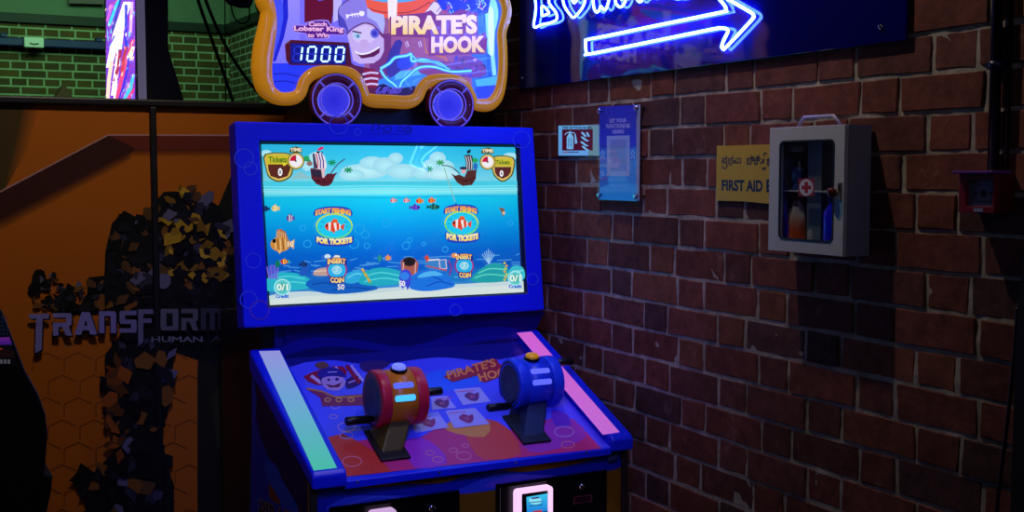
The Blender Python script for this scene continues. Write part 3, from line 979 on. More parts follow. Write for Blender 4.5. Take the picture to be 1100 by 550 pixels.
# right boat
S.stroke([(474, 178), (484, 179.6), (493, 187)], 1, (60, 60, 60), sm=3); S.stroke([(476, 180), (488, 217)], .9, (150, 190, 170))
for (x, y) in ((472, 175), (460, 182)):
    for a in range(7):
        S.stroke([(x, y), (x + 4.4 * cos(a * .9), y + 3.2 * sin(a * .9))], 1.4, (50, 160, 90))
S.poly([(497.4, 167.4), (503, 166.4), (506.6, 168), (507, 183), (499, 183), (499.6, 175)], (36, 28, 40))
for i in range(3): S.stroke([(499 + i * 2.6, 168), (501 + i * 2.4, 175), (500.6 + i * 2.5, 182.6)], .9, (220, 214, 224))
S.poly([(500.6, 162.4), (504.8, 160.6), (504.4, 164.4), (501, 165.6)], (30, 30, 44))
S.poly([(483.6, 186.4), (488, 189), (492.8, 188), (498, 190.6), (501, 183.6), (511, 182.8), (510, 192.8), (506, 199), (496, 200.2), (490, 196.4)], (84, 44, 44))
S.stroke([(488, 191.6), (498, 194.6), (510, 190)], .8, (50, 22, 26), sm=2); S.ell(497, 184, 2.4, 3, (232, 170, 170)); S.ell(496.6, 181, 4, 1.6, (40, 40, 80))
for x in (500, 505): S.ell(x, 195, .9, .9, (30, 10, 20), n=8)
hud((285.4, 166.6, 309.6, 177), (284, 165.6, 314, 196), (297.4, 180.6, 303, 190), (317, 173.4, 7.6), 'Tickets', (304.6, 177))
hud((529, 170.4, 549, 179), (527, 168.8, 550.4, 196), (535.2, 183, 540, 190.6), (522.6, 174.4, 7), 'Tickets', None)

# seabed
SAND = (196, 218, 224)
S.poly([(288.2, 318), (305, 314), (330, 313), (356, 315), (390, 311), (420, 309), (450, 307), (500, 305), (530, 303), (561, 302), (561.5, 314), (289, 328)], SAND)
S.poly([(290, 322), (330, 318), (380, 317), (430, 312), (500, 309), (561, 306), (561.5, 314), (289, 328)], (214, 228, 226))
for v, y in ((.74, 0), (.77, 0), (.8, 0)):
    for k in range(16):
        u = random.random(); w = random.uniform(.02, .07)
        S.stroke([uv(u, v + random.uniform(-.01, .01)), uv(min(.99, u + w), v + random.uniform(-.01, .01))], 1.1, (70, 150, 226))


def mound(pts, c, lines, cl):
    S.poly(pts, c, 3)
    for l in lines: S.stroke(l, 1.2, cl, sm=3)


TQ, TQ2 = (40, 180, 204), (90, 220, 224)
mound([(284, 312), (287, 298), (300, 293), (318, 294), (330, 299), (337, 306), (326, 311), (300, 313)], TQ, [[(292, 300), (308, 297), (326, 300)], [(296, 306), (314, 303), (334, 306)]], TQ2)
mound([(327, 306), (333, 300), (345, 300), (356, 296), (368, 303), (384, 301), (398, 306), (404, 311), (380, 315), (352, 316), (336, 312)], (22, 96, 196), [[(334, 306), (348, 304), (362, 308)], [(356, 312), (376, 309), (396, 311)]], (14, 70, 160))
mound([(366, 302), (372, 294), (384, 291), (392, 296), (386, 302), (376, 305)], (46, 170, 226), [[(372, 299), (382, 294), (390, 297)]], (110, 216, 240))
mound([(384, 304), (390, 293), (404, 288), (420, 289), (432, 294), (434, 303), (414, 307), (396, 307)], (34, 172, 196), [[(392, 297), (408, 293), (430, 297)], [(390, 303), (410, 299), (430, 302)]], TQ2)
mound([(336, 296), (338, 290), (350, 288), (352, 296)], (190, 160, 150), [[(336, 292), (350, 291)]], (226, 200, 190))
S.poly([(322, 290), (326, 282), (331, 286), (328, 296), (320, 296)], (30, 90, 190), 2)
for i in range(7): S.stroke([(288 + i * 1.4, 300), (285.6 + i * 2, 284 + abs(i - 3))], 1.2, (80, 90, 220) if i % 2 else (130, 100, 220))
S.ell(297, 284, 2.4, 4, (20, 120, 90)); fish(304, 281.5, 9, 6, (220, 60, 50), (240, 220, 90), (90, 170, 80))
fish(325, 284.5, 9, 6, (20, 50, 110), (40, 70, 140), (20, 40, 100), -1)
fish(415, 277.5, 6, 6, (230, 140, 60), (236, 170, 110), (226, 130, 70)); fish(406, 278, 5, 8, (20, 130, 140), (60, 170, 150), (20, 110, 130))
for i in range(9): S.ell(388 + (i * 37 % 9), 290 + i * 1.7, 1.6, 1.3, [(210, 180, 60), (220, 150, 70), (120, 180, 90)][i % 3], n=8)
# centre right: barrel, wreck, blue rock, squid-like blue figure, corals
S.poly([(430, 296), (429, 281), (434, 277), (444, 278), (448, 283), (446, 296)], (170, 90, 80)); S.ell(438, 281.5, 7, 5, (44, 34, 40), (24, 20, 26))
for x in (432, 445): S.stroke([(x, 282), (x - 1, 295)], 1.2, (220, 170, 170))
S.poly([(455, 278), (458, 274.6), (464, 279), (470, 278), (478, 280), (478, 291), (466, 292), (456, 288)], (60, 130, 206))
S.poly([(454, 277), (457, 274), (461, 280), (457, 282)], (206, 70, 60)); S.stroke([(458, 280), (470, 279)], 1.4, (230, 230, 240)); S.stroke([(470, 280), (477, 279), (478, 289), (471, 289)], 1.3, (220, 200, 220), closed=True)
S.stroke([(456, 286), (478, 291)], 1.4, (180, 80, 90)); S.stroke([(480, 280), (483, 288), (481, 296)], 2, (120, 60, 150))
mound([(438, 308), (442, 296), (452, 291), (466, 290), (478, 296), (486, 304), (484, 309), (460, 313), (444, 312)], (30, 116, 226), [[(444, 300), (458, 296), (474, 302)], [(456, 308), (470, 303), (484, 306)]], (16, 78, 190))
S.poly([(446, 299), (454, 293), (466, 291.6), (474, 296), (462, 297)], (80, 180, 244), 2)
S.poly([(427, 298), (430, 291), (436, 290), (440, 295), (439, 305), (436, 312), (434, 306), (431, 311), (429, 305)], (60, 70, 210), 2); S.ell(433, 297, 5, 4.4, (50, 130, 236))
S.text('50', 427, 302, 433.5, 308, (250, 246, 250), .04)
mound([(504, 302), (510, 293), (520, 286), (530, 283), (541, 286), (546, 296), (542, 302), (522, 304)], (34, 160, 170), [[(512, 294), (524, 289), (542, 290)], [(508, 299), (522, 295), (544, 297)]], (100, 220, 200))
mound([(482, 298), (490, 294), (500, 298), (498, 303), (486, 302)], (30, 120, 200), [[(486, 298), (496, 298)]], (80, 180, 230))
mound([(543, 296), (548, 287), (556, 286), (561, 290), (561, 300), (548, 302)], (60, 190, 210), [[(548, 292), (560, 291)]], (140, 230, 230))
for i in range(7): S.stroke([(523, 284), (516 + i * 2.2, 268 + abs(i - 3) * 1.8)], .8, (150, 200, 240))
for i in range(7): S.ell(540 + (i * 5 % 3), 283 + i * 3, 1.5, 1.3, [(200, 200, 60), (220, 170, 80)][i % 2], n=8)


def badge(top, ring, bot):
    x0, y0, x1, y1 = top
    YL, BLU, OR_ = (250, 210, 70), (30, 70, 190), (240, 140, 70)
    cx, cy, rx, ry = ring
    S.ell(cx, cy, rx - 1, ry + 1, (30, 204, 244))
    S.ring(cx, cy, rx, ry, 1.6, (120, 220, 110), a0=0, a1=180); S.ring(cx, cy, rx, ry, 1.6, (190, 224, 70), a0=180, a1=360)
    for s in (-1, 1):
        for i in range(3): S.stroke([(cx + s * (11 + 2 * i), cy - 4 + 5 * i), (cx + s * (14 + i), cy - 5 + 5 * i)], .7, (40, 110, 190))
    S.poly([(x0 - .6, y1), (x0 - .2, y0 + 2.6), (cx - 9, y0 - 1), (cx + 9, y0 - 1), (x1 + .2, y0 + 2.6), (x1 + .6, y1), (cx + 9, y1 - 3), (cx - 9, y1 - 3)], BLU, 2)
    S.text('START FISHING', x0 + .4, y0 + 3, x1 - .4, y1 - .4, OR_, .07, arc=2.8, col2=YL)
    x0, y0, x1, y1 = bot
    S.poly([(x0 - .6, y0), (cx - 9, y0 + 2.4), (cx + 9, y0 + 2.4), (x1 + .6, y0), (x1, y1 - 1.6), (cx + 9, y1 + 1.4), (cx - 9, y1 + 1.4), (x0, y1 - 1.6)], BLU, 2)
    S.text('FOR TICKETS', x0 + .4, y0 + .6, x1 - .4, y1 - 2.6, (255, 246, 200), .075, arc=-2.4, col2=YL)
    # orange and white reef fish
    w = rx * 1.16
    S.poly([(cx - 1 - 3, cy - 3), (cx - 1, cy - 8), (cx + 3, cy - 7.4), (cx + 4, cy - 3)], (232, 96, 40))
    S.ell(cx - 1.6, cy + .4, 8.6, 5.2, (226, 70, 40)); S.poly([(cx + 6, cy + .5), (cx + 11, cy - 3), (cx + 10, cy + 5)], (220, 70, 50))
    S.poly([(cx - 6.4, cy - 3.6), (cx - 3.6, cy - 4.6), (cx - 4, cy + 5), (cx - 6, cy + 4.6)], WH); S.poly([(cx - 1, cy - 3.6), (cx + 2.2, cy - 3.8), (cx + 2.6, cy + 4.6), (cx + 1, cy + 5)], WH); S.poly([(cx + 5.2, cy - 2.8), (cx + 6.6, cy - 1.8), (cx + 6.6, cy + 2.6), (cx + 5.2, cy + 3.4)], WH)
    S.ell(cx - 8, cy - .6, 1.2, 1.3, (24, 16, 24), n=8); S.poly([(cx - 3, cy + 5), (cx, cy + 8), (cx + 1, cy + 4.6)], (220, 80, 50))


badge((336.6, 223.6, 375.6, 233), (357.4, 243.6, 19, 13), (338, 254, 377, 263.6))
badge((475.6, 221.6, 510.4, 231), (493.6, 240.6, 17.6, 12.6), (477, 250, 512, 260))


def coin(cx, cy, r, top, bot):
    S.ell(cx, cy, r + 1.4, r + 1.4, (170, 30, 110)); S.ell(cx, cy, r, r, (40, 180, 240)); S.ell(cx, cy, r * .5, r * .5, (120, 210, 236)); S.ring(cx, cy, r * .5, r * .4, .8, (200, 226, 230))
    S.stroke([(cx + 2, cy - 2.6), (cx - 1.6, cy - 1.6), (cx + 1.6, cy + .4), (cx - 2, cy + 1.8)], .9, (230, 240, 240))
    for (b, wrd, ar) in ((top, 'INSERT', 1), (bot, 'COIN', -1)):
        x0, y0, x1, y1 = b
        S.poly([(x0 - 1, y0 - .6), (cx, y0 - .6 - ar), (x1 + 1, y0 - .6), (x1 + 1, y1 + .6), (cx, y1 + .6 - ar), (x0 - 1, y1 + .6)], (40, 40, 140))
        S.text(wrd, x0, y0, x1, y1, (250, 170, 70), .05, arc=ar, col2=(255, 236, 150))


S.ell(350, 276, 3.4, 2.4, (200, 230, 245)); S.poly([(355, 279), (358, 274.6), (363, 275), (363.6, 279)], (236, 230, 210))
coin(360, 290.6, 9.6, (350, 278.6, 369.6, 284.6), (353, 297.6, 367.6, 303.6))
coin(496.4, 286, 8.8, (488, 274.2, 504.6, 279.8), (491, 292.6, 503.6, 298))
S.ell(486, 275, 3.4, 2.6, (236, 150, 80)); S.ell(487.6, 274.4, 1.2, 1.2, (250, 240, 230), n=8)
S.text('50', 360.4, 305.6, 368.4, 312, (30, 60, 120), .06); S.text('50', 360.6, 305.8, 368, 311.6, (250, 246, 250), .02)
for (cx, cy, r) in ((301.5, 309, 9), (551, 299.4, 8)):
    S.ell(cx, cy, r, r, (110, 220, 226), (30, 150, 130)); S.ring(cx, cy, r - .6, r - .6, 1, (180, 240, 244))
    S.text('0/1', cx - 6, cy - 3.6, cx + 6, cy + 3.6, (240, 250, 240), .03)
    S.text('Credit', cx - 7, cy + r - 1.4, cx + 7, cy + r + 2.6, (40, 110, 220), .05)
S.build('game_screen', M['screen'], root)

# ---- body below
SA, SB = PY(3.165).P(333, 507), PY(3.785).P(270, 375)
dS = V((0, SB.y - SA.y, SB.z - SA.z)).normalized()
nS = V((0, -dS.z, dS.y))
ST = Pl(SA, nS)                 # top of the light strips
DK_ = ST.off(-.034)             # the printed deck, slightly sunken
xl0, xl1 = ST.P(320, 480).x, ST.P(359, 480).x
xr0, xr1 = ST.P(606, 412).x, ST.P(632, 414).x
xr1 = max(xr1, ST.P(671, 468).x)
yB = 3.785


def zS(y): return SA.z + (y - SA.y) * dS.z / dS.y


# light strips: housing and lens
for (x0, x1, lens_px, side) in ((xl0, xl1, [(278, 377.6), (300.5, 377), (362, 503), (337, 506)], 'l'), (xr0, xr1, [(555, 358), (571, 356.6), (665.5, 464.5), (647.5, 467.5)], 'r')):
    yf = 3.15
    prof = [(yf, zS(yf) - .045), (yf, zS(yf) - .006), (yf + .012, zS(yf + .012)), (yB, zS(yB)), (yB, zS(yB) - .07)]
    h = MB().prism([(x0, y, z) for y, z in prof], (x1 - x0, 0, 0)).build('strip_housing', M['blue_trim'], root, .008, 3)
    A = Art(ST, .0015)
    a_, b_, c_, d_ = lens_px
    if side == 'l':
        A.quad(a_, b_, ((b_[0] * .6 + c_[0] * .4), b_[1] * .6 + c_[1] * .4), (a_[0] * .6 + d_[0] * .4, a_[1] * .6 + d_[1] * .4), (150, 152, 214), (112, 170, 206))
        A.h -= A.step
        A.quad((a_[0] * .6 + d_[0] * .4, a_[1] * .6 + d_[1] * .4), ((b_[0] * .6 + c_[0] * .4), b_[1] * .6 + c_[1] * .4), c_, d_, (112, 170, 206), (70, 190, 160))
    else:
        A.quad(a_, b_, c_, d_, (214, 100, 204), (196, 106, 206))
    lens = A.build('light_lens', art_mat('frosted light lens ' + side, emit=.85, base=.3, rough=.5), h)
    tag(lens, 'glowing mint green light strip' if side == 'l' else 'glowing pink light strip')

# deck slab
xd0, xd1 = xl1 - .004, xr0 + .004
yf = 3.16


def zD(y): return zS(y) - .034 / dS.y


MB().prism([(xd0, yf, zD(yf) - .022), (xd0, yf, zD(yf)), (xd0, yB, zD(yB)), (xd0, yB, zD(yB) - .04)], (xd1 - xd0, 0, 0)).build('deck_panel', M['blue_trim'], root, .003)
D = Art(DK_, .0008)
b1, b2, b3, b4 = (318, 391), (549, 373), (642, 480.5), (368, 512.6)
D.poly([(303, 391), (560, 373), (655, 480.5), (366, 512.6)], (80, 88, 250))
D.poly([(303, 396), (345, 386), (400, 392), (470, 384), (520, 388), (565, 380), (555, 368), (300, 380)], (26, 26, 130), 3)
D.poly([(330, 400), (380, 400), (450, 402), (500, 396), (470, 412), (420, 420), (340, 424)], (96, 104, 244), 3)
D.poly([(462, 400), (500, 398), (520, 410), (480, 420), (460, 416)], (50, 110, 250), 3)
D.poly([(352, 470), (368, 466), (384, 474), (408, 470), (440, 476), (470, 460), (506, 462), (520, 452), (548, 462), (600, 448), (617, 451), (646, 482), (366, 513)], (206, 48, 120))
D.poly([(352, 470), (368, 466), (386, 476), (404, 486), (420, 507), (366, 513)], (216, 62, 50))
D.poly([(500, 462), (520, 450), (545, 460), (560, 488), (520, 494), (506, 480)], (222, 76, 60), 2)
D.poly([(476, 458), (500, 448), (526, 456), (520, 470), (490, 466)], (230, 150, 60), 2)
D.poly([(432, 478), (450, 470), (470, 480), (480, 498), (446, 503)], (170, 50, 190), 2)
D.poly([(560, 470), (590, 452), (617, 452), (630, 470), (600, 482), (570, 486)], (170, 60, 180), 2)
D.poly([(592, 440), (610, 446), (612, 458), (596, 458)], (110, 50, 200), 2)
for (x, y, r) in [(372, 459, 8), (372, 468, 6), (378, 496, 9), (384, 452, 5), (498, 490, 7), (487, 484, 4), (500, 479, 3), (606, 464, 9), (610, 478, 6), (360, 437, 4), (358, 448, 3.5), (462, 487, 4), (470, 494, 5)]:
    D.ring(x, y, r * 1.15, r * .6, 1, (190, 150, 210) if y < 470 else (226, 130, 150))
# printed galleon
D.poly([(329, 418), (345, 420), (360, 426), (388, 424), (398, 424), (392, 436), (346, 437), (344, 428)], (140, 40, 90))
D.stroke([(329, 418), (346, 421), (362, 427), (396, 425)], 1.8, (200, 140, 70), sm=3)
for x in (352, 364, 377): D.ring(x, 430, 3, 2, 1.3, (220, 160, 90))
D.poly([(326, 405), (350, 396), (368, 394), (372, 404), (352, 412), (340, 414)], (166, 30, 60), 2)
for (a_, b_) in (((334, 404), (345, 412)), ((346, 399), (354, 409)), ((360, 395), (368, 404))): D.stroke([a_, b_], 3.4, (214, 190, 236))
D.poly([(343, 404), (350, 398), (362, 398), (368, 406), (366, 416), (352, 418), (345, 412)], (44, 30, 110), 2)
D.poly([(340, 404), (346, 397), (356, 395), (366, 398), (373, 406), (362, 404), (350, 407)], (52, 44, 150), 2)
D.stroke([(352, 400.4), (362, 400)], 1.2, (200, 180, 230))
D.poly([(346, 407), (356, 404.6), (368, 406), (371, 413), (364, 420), (352, 419), (346, 413)], (196, 160, 214), 2)
D.ell(353, 408.6, 1.6, 1.3, (40, 30, 90), n=8); D.ell(362, 408, 2.2, 1.7, (40, 30, 110), n=8)
D.poly([(350, 413), (358, 415), (367, 411.6), (364, 416.6), (354, 417)], (110, 20, 70))
D.poly([(372, 408), (384, 404), (390, 410), (382, 416), (372, 418)], (60, 34, 110), 2); D.stroke([(374, 412), (388, 407)], 1.6, (190, 150, 210))
D.stroke([(372, 393), (386, 412)], 4, (160, 34, 60)); D.stroke([(377, 393), (390, 410)], 2.4, (214, 190, 236))
D.poly([(338, 392), (347, 389), (354, 394), (344, 397)], (120, 80, 70), 2); D.poly([(386, 392), (398, 388), (420, 390), (408, 398), (392, 400)], (60, 40, 110), 2)
# logo
D.poly([(476, 405), (512, 393), (533, 386), (536, 392), (556, 392), (552, 400), (520, 412), (512, 404), (486, 411)], (170, 36, 60))
D.text("PIRATE'S", 480, 399.6, 532, 408.4, (250, 150, 70), .03, dl=-14.5, sk=-3)
D.text("HOOK", 514, 402, 554, 410.6, (250, 150, 70), .03, dl=-9, sk=-3)
# instruction cards
for c4, st_ in (([(487, 419), (515, 416.6), (527, 432), (497, 436)], 0), ([(463, 427), (480, 426), (490, 439), (464, 441)], 1), ([(478, 442), (510, 439), (526, 456), (488, 461)], 2), ([(440, 447), (470, 443), (482, 460), (446, 466)], 3)):
    D.poly(c4, (176, 170, 240))
    cx, cy = sum(p[0] for p in c4) / 4, sum(p[1] for p in c4) / 4
    tl = c4[0]
    D.stroke([(tl[0] + 4, tl[1] + 2.6), (tl[0] + 22, tl[1] + 1.2)], 1, (210, 90, 160))
    D.poly([(cx - 8, cy), (cx - 3, cy - 4), (cx + 3, cy - 2), (cx + 7, cy - 4), (cx + 8, cy + 2), (cx + 4, cy + 6), (cx - 3, cy + 4)], (110, 40, 120) if st_ < 2 else (150, 40, 110), 2)
    D.poly([(cx - 3, cy), (cx + 2, cy - 1.4), (cx + 4, cy + 2), (cx - 1, cy + 3)], (170, 80, 130))
D.build('deck_artwork', M['deckprint'], root)

# neck between deck and screen
zn0, zn1 = zD(yB) - .03, 1.19
MB().prism([(xd0 - .01, 3.786, zn0), (xd0 - .01, 3.80, zn1), (xd0 - .01, 4.05, zn1), (xd0 - .01, 4.05, zn0)], (xd1 - xd0 + .02, 0, 0)).build('neck_panel', mat('navy neck', (16, 16, 120), .4), root)
A = Art(PY(3.782), .004)
A.poly([(304, 350), (585, 334), (566, 372), (310, 392)], (14, 14, 104))
A.poly([(304, 372), (340, 362), (390, 366), (440, 372), (500, 354), (550, 352), (560, 372), (310, 392)], (26, 26, 146), 3)
A.poly([(300, 384), (350, 372), (400, 376), (450, 380), (520, 366), (560, 364), (560, 374), (310, 394)], (14, 15, 100), 3)
A.build('neck_artwork', M['print'], root)

# side panels
for x in (xl0 + .004, xr1 - .022):
    prof = [(3.19, 0), (3.19, zS(3.19) - .02), (yB - .02, zS(yB) - .02), (yB - .02, 0)]
    sp = MB().prism([(x, y, z) for y, z in prof], (.018, 0, 0)).build('side_panel', mat('dark navy laminate', (20, 20, 74), .45), root)
    if x < 1.3:
        A = Art(PX(x - .0005), .0008)
        A.poly([(270.4, 384), (329.5, 516), (329, 560), (326, 700), (272, 700)], (48, 24, 66))
        A.poly([(271, 450), (280, 470), (292, 498), (304, 520), (316, 545), (322, 620), (300, 700), (271, 700)], (26, 70, 150), 3)
        A.poly([(271, 395), (276, 430), (273, 460), (271, 470)], (40, 90, 170), 2)
        A.poly([(285, 495), (297, 500), (303, 515), (318, 540), (322, 560), (300, 540), (290, 520)], (44, 110, 176), 3)
        A.poly([(289, 520), (293, 524), (302, 540), (298, 541), (290, 534)], (200, 90, 30), 2)
        A.text("PIRATE'S", 278, 534, 330, 560, (214, 150, 60), .05, dl=22); A.text("PIRATE'S", 279, 536, 330, 560, (34, 14, 40), .01, dl=22)
        for i in range(6): A.ring(278 + i * 6, 540 + i * 14, 3, 4, 1, (60, 130, 190))
        A.build('side_artwork', M['print'], sp)
MB().box(xl0 + .05, xr1 - .05, yB + .03, 4.36, 0, 1.14).box(1.32, 1.86, 4.02, 4.34, 1.1, 2.3).build('rear_housing', M['black'], root)

# front panel with its printed waves
YF = 3.19
fp = MB().box(xl0 + .022, xr1 - .022, YF, YF + .02, .04, zD(3.19) - .02).build('front_panel', mat('ochre laminate', (150, 96, 16), .45), root)
pf = PY(YF)
A = Art(pf, .0006)
A.poly([(331, 516), (669, 474), (672, 700), (331, 700)], (150, 98, 14))
A.poly([(335, 560), (337, 530), (350, 522), (390, 524), (440, 520), (480, 518), (505, 506), (530, 504), (560, 507), (600, 502), (640, 492), (668, 476), (668, 500), (650, 506), (620, 508), (585, 516), (540, 522), (500, 530), (440, 536), (380, 546), (350, 552)], (24, 40, 170), 3)
A.poly([(350, 548), (372, 534), (410, 532), (450, 532), (490, 526), (520, 514), (548, 508), (580, 512), (600, 512), (560, 520), (520, 528), (460, 534), (400, 542)], (60, 80, 214), 3)
A.poly([(520, 522), (545, 512), (575, 510), (600, 512), (570, 519), (545, 524)], (118, 90, 214), 3)
A.stroke([(365, 545), (400, 534), (430, 535)], 1.2, (100, 120, 226), sm=4)
A.build('front_artwork', M['print'], root)
MB().box(xl0 + .012, xr1 - .012, 3.24, 3.3, 0, .05).build('kick_plate', M['black'], root)
# corner trims of the front
for x in (xl0 + .002, xr1 - .024):
    MB().box(x, x + .022, 3.178, 3.21, 0, zS(3.17) - .045).build('corner_trim', mat('brushed edge trim', (70, 62, 48), .4, metal=.5), root, .003)
# sticker
q = PY(3.176)
A = Art(q, .0006)
A.poly([(652.5, 480), (663, 478), (663.4, 493.4), (653, 495.6)], (66, 74, 110)); A.poly([(655, 484), (661, 482.6), (661, 489), (655.4, 490.4)], (22, 24, 60))
A.build('sticker', M['print'], root)
# coin doors
for k, pxs in enumerate(([(354, 544.5), (493, 527)], [(533, 521), (651, 504)])):
    qd = PY(YF - .006)
    p0, p1 = qd.P(*pxs[0]), qd.P(*pxs[1])
    zt = (p0.z + p1.z) / 2
    dr = MB().box(p0.x, p1.x, YF - .007, YF + .004, .2, zt).build('coin_door', mat('black coin door', (8, 8, 9), .3, bump=.15), root, .006, 3)
    fr = MB()
    for (xa, xb, za_, zb_) in ((p0.x, p1.x, zt - .012, zt), (p0.x, p0.x + .012, .2, zt), (p1.x - .012, p1.x, .2, zt), (p0.x, p1.x, .2, .212)):
        fr.box(xa, xb, YF - .012, YF - .002, za_, zb_)
    fr.build('door_rim', M['black_gloss'], dr, .002)
    # card reader
    q = PY(YF - .03)
    if k == 1: c4 = [(555, 527), (594, 521.6), (594.6, 580), (555.6, 586)]
    else: c4 = [(398, 550.5), (426, 545.6), (426, 606), (398, 610)]
    xa, xb = q.P(*c4[0]).x, q.P(*c4[1]).x
    za_ = (q.P(*c4[0]).z + q.P(*c4[1]).z) / 2
    hgt = .165
    nn = 5

    def rr(x0, x1, z0, z1, r, y):
        out = []
        for (cx, cz, a0) in ((x1 - r, z1 - r, 0), (x0 + r, z1 - r, 90), (x0 + r, z0 + r, 180), (x1 - r, z0 + r, 270)):
            for i in range(nn + 1):
                a = radians(a0 + 90 * i / nn)
                out.append(V((cx + r * cos(a), y, cz + r * sin(a))))
        return out
    ou = rr(xa, xb, za_ - hgt, za_, .012, YF - .03)
    w_ = (xb - xa) * .14
    inn = rr(xa + w_, xb - w_ * .7, za_ - hgt + .02, za_ - .013, .003, YF - .03)
    rd = MB().frame(ou, inn, (0, .024, 0)).build('card_reader', glow('lit pink white reader frame', (1.0, .62, .92), 1.0 if k else .55, (220, 200, 220)), dr)
    MB().box(xa + .004, xb - .004, YF - .02, YF - .008, za_ - hgt + .008, za_ - .006).build('reader_body', M['black'], rd)
    q2 = PY(YF - .0215)
    A = Art(q2, .0004)
    if k:
        A.quad((565.5, 534), (588, 530), (588.6, 549), (566, 551), (60, 200, 240), (30, 130, 220))
        A.ell(575, 538, 7, 4, (140, 230, 250)); A.stroke([(571, 535.4), (579, 534.4)], 1.6, (60, 50, 130))
        for yy in (540, 543.6): A.stroke([(567.5, yy), (583, yy - 1.6)], .9, (20, 80, 150))
        A.poly([(572, 549), (582, 547.6), (582, 552), (572, 553)], (190, 50, 70))
    else:
        A.quad((404, 560), (421, 557), (421, 590), (404, 592), (60, 190, 240), (30, 120, 210))
    A.build('reader_screen', M['screen'], rd)
    # lock and label
    lx, ly = ((624.6, 522), (463.6, 545.4))[1 - k]
    lp = PY(YF - .008).P(lx, ly)
    MB().lathe(lp, (0, -1, 0), [(0, .011), (.008, .011), (.011, .007), (.0115, .001)], 20).build('lock', M['chrome'], dr)
    A = Art(PY(YF - .0075), .0004)
    dx, dy = (0, 0) if k else (-161, 23.6)
    A.poly([(616 + dx, 534 + dy), (636 + dx, 531 + dy), (636 + dx, 538.6 + dy), (616 + dx, 541.8 + dy)], (150, 60, 70)); A.poly([(616.8 + dx, 534.6 + dy), (635.2 + dx, 532 + dy), (635.2 + dx, 538 + dy), (616.8 + dx, 541 + dy)], (50, 12, 22))
    A.build('door_label', M['print'], dr)
# deck edge screws
scr = [(384, 518), (472, 507.4), (554, 496.4), (630, 486)]
for s_ in scr:
    sp_ = PY(3.1595).P(*s_)
    MB().lathe(sp_, (0, -1, 0), [(0, .004), (.0015, .0035), (.002, .001)], 12).build('screw', M['chrome'], root)


# ---- fishing reels
def reel(face_px, end_px, yc, rad, mats, kind, base_px, handle_l, handle_r, btn, slots):
    rim_m, mid_m, ped_m, btn_m = mats
    py_ = PY(yc)
    c = py_.P(*face_px)
    x0 = c.x
    x1 = py_.P(*end_px).x
    L = x1 - x0
    ax = (1, 0, 0)
    drum = MB().lathe((x0 + L * .2, c.y, c.z), ax, [(0, rad * .97), (L * .6, rad * .97)], 56).build('fishing_reel', mid_m, root)
    tag(drum, kind)
    for (d0, d1) in ((0, .24), (.74, 1)):
        MB().lathe((x0 + L * d0, c.y, c.z), ax, [(0, rad * .9), (.004, rad * .985), (.008, rad), (L * (d1 - d0) - .008, rad), (L * (d1 - d0) - .003, rad * .985), (L * (d1 - d0), rad * .93)], 56).build('rim', rim_m, drum)
    for (xx, sgn) in ((x0, -1), (x1, 1)):
        MB().lathe((xx, c.y, c.z), (sgn, 0, 0), [(-.004, rad * .9), (.0, rad * .9), (.001, rad * .86), (-.001, rad * .8), (.001, rad * .74), (.002, rad * .5), (.001, rad * .46), (.003, .001)], 48).build('face_grille', M['grille'], drum)
    # button, slots
    th = radians(btn[2])
    def on(xf, a, r): return V((x0 + L * xf, c.y - sin(a) * r, c.z + cos(a) * r))
    p = on(btn[0], th, rad * .95); nrm = V((0, -sin(th), cos(th)))
    MB().lathe(p, nrm, [(0, .026), (.008, .026), (.010, .023)], 28).build('button_collar', M['black_gloss'], drum)
    MB().lathe(p + nrm * .008, nrm, [(0, .0215), (.008, .0215), (.012, .018), (.014, .009), (.0145, .001)], 28).build('push_button', btn_m, drum)
    for (sa, sm_) in slots:
        mbx = MB(); seg = 10; w = radians(6.2)
        outl = []
        xa, xb = .30, .66
        for i in range(seg + 1):
            a = radians(-90 + 180 * i / seg); outl.append((xb + .035 * cos(a), w * sin(a)))
        for i in range(seg + 1):
            a = radians(90 + 180 * i / seg); outl.append((xa + .035 * cos(a), w * sin(a)))
        A0 = radians(sa)
        ctr = len(mbx.v)
        for (xf, da) in outl: mbx.v.append(on(xf, A0 + da, rad * .97 + .0015))
        for (xf, da) in outl: mbx.v.append(on(xf, A0 + da, rad * .9))
        n_ = len(outl)
        mbx.face(list(range(n_)))
        for i in range(n_):
            j = (i + 1) % n_
            mbx.face([i, j, n_ + j, n_ + i])
        mbx.build('slot_light', sm_, drum)
    # crank handles
    for (dy, dz, l, sgn, xx) in ((*handle_l, -1, x0), (*handle_r, 1, x1)):
        hp = V((xx, c.y + dy, c.z + dz))
        MB().lathe(hp, (sgn, 0, 0), [(0, .009), (.012, .009), (.0125, .0125), (l - .004, .0135), (l, .011)], 20).build('crank_handle', M['rubber'], drum)
    # pedestal
    a_, b_, c_ = [DK_.P(*q) for q in base_px]      # back-left, front-left, front-right
    xa, xb, ya, yb = min(a_.x, b_.x), c_.x, (b_.y + c_.y) / 2, a_.y
    xa = (a_.x + b_.x) / 2
    def dk(x, y, h): return V((x, y, zD(y))) + nS * h
    MB().hexa([dk(xa, ya, .001), dk(xb, ya, .001), dk(xb, yb, .001), dk(xa, yb, .001), dk(xa, ya, .01), dk(xb, ya, .01), dk(xb, yb, .01), dk(xa, yb, .01)]).build('base_plate', M['black'], drum, .003)
    ix, iy = .012, .03
    zt = c.z - rad * .55
    cx0, cx1 = x0 + L * .28, x0 + L * .72
    MB().hexa([dk(xa + ix, ya + iy, .009), dk(xb - ix, ya + iy, .009), dk(xb - ix, yb - .01, .009), dk(xa + ix, yb - .01, .009),
               (cx0, c.y - .05, zt), (cx1, c.y - .05, zt), (cx1, c.y + .05, zt), (cx0, c.y + .05, zt)]).build('pedestal', ped_m, drum, .006)
    return drum


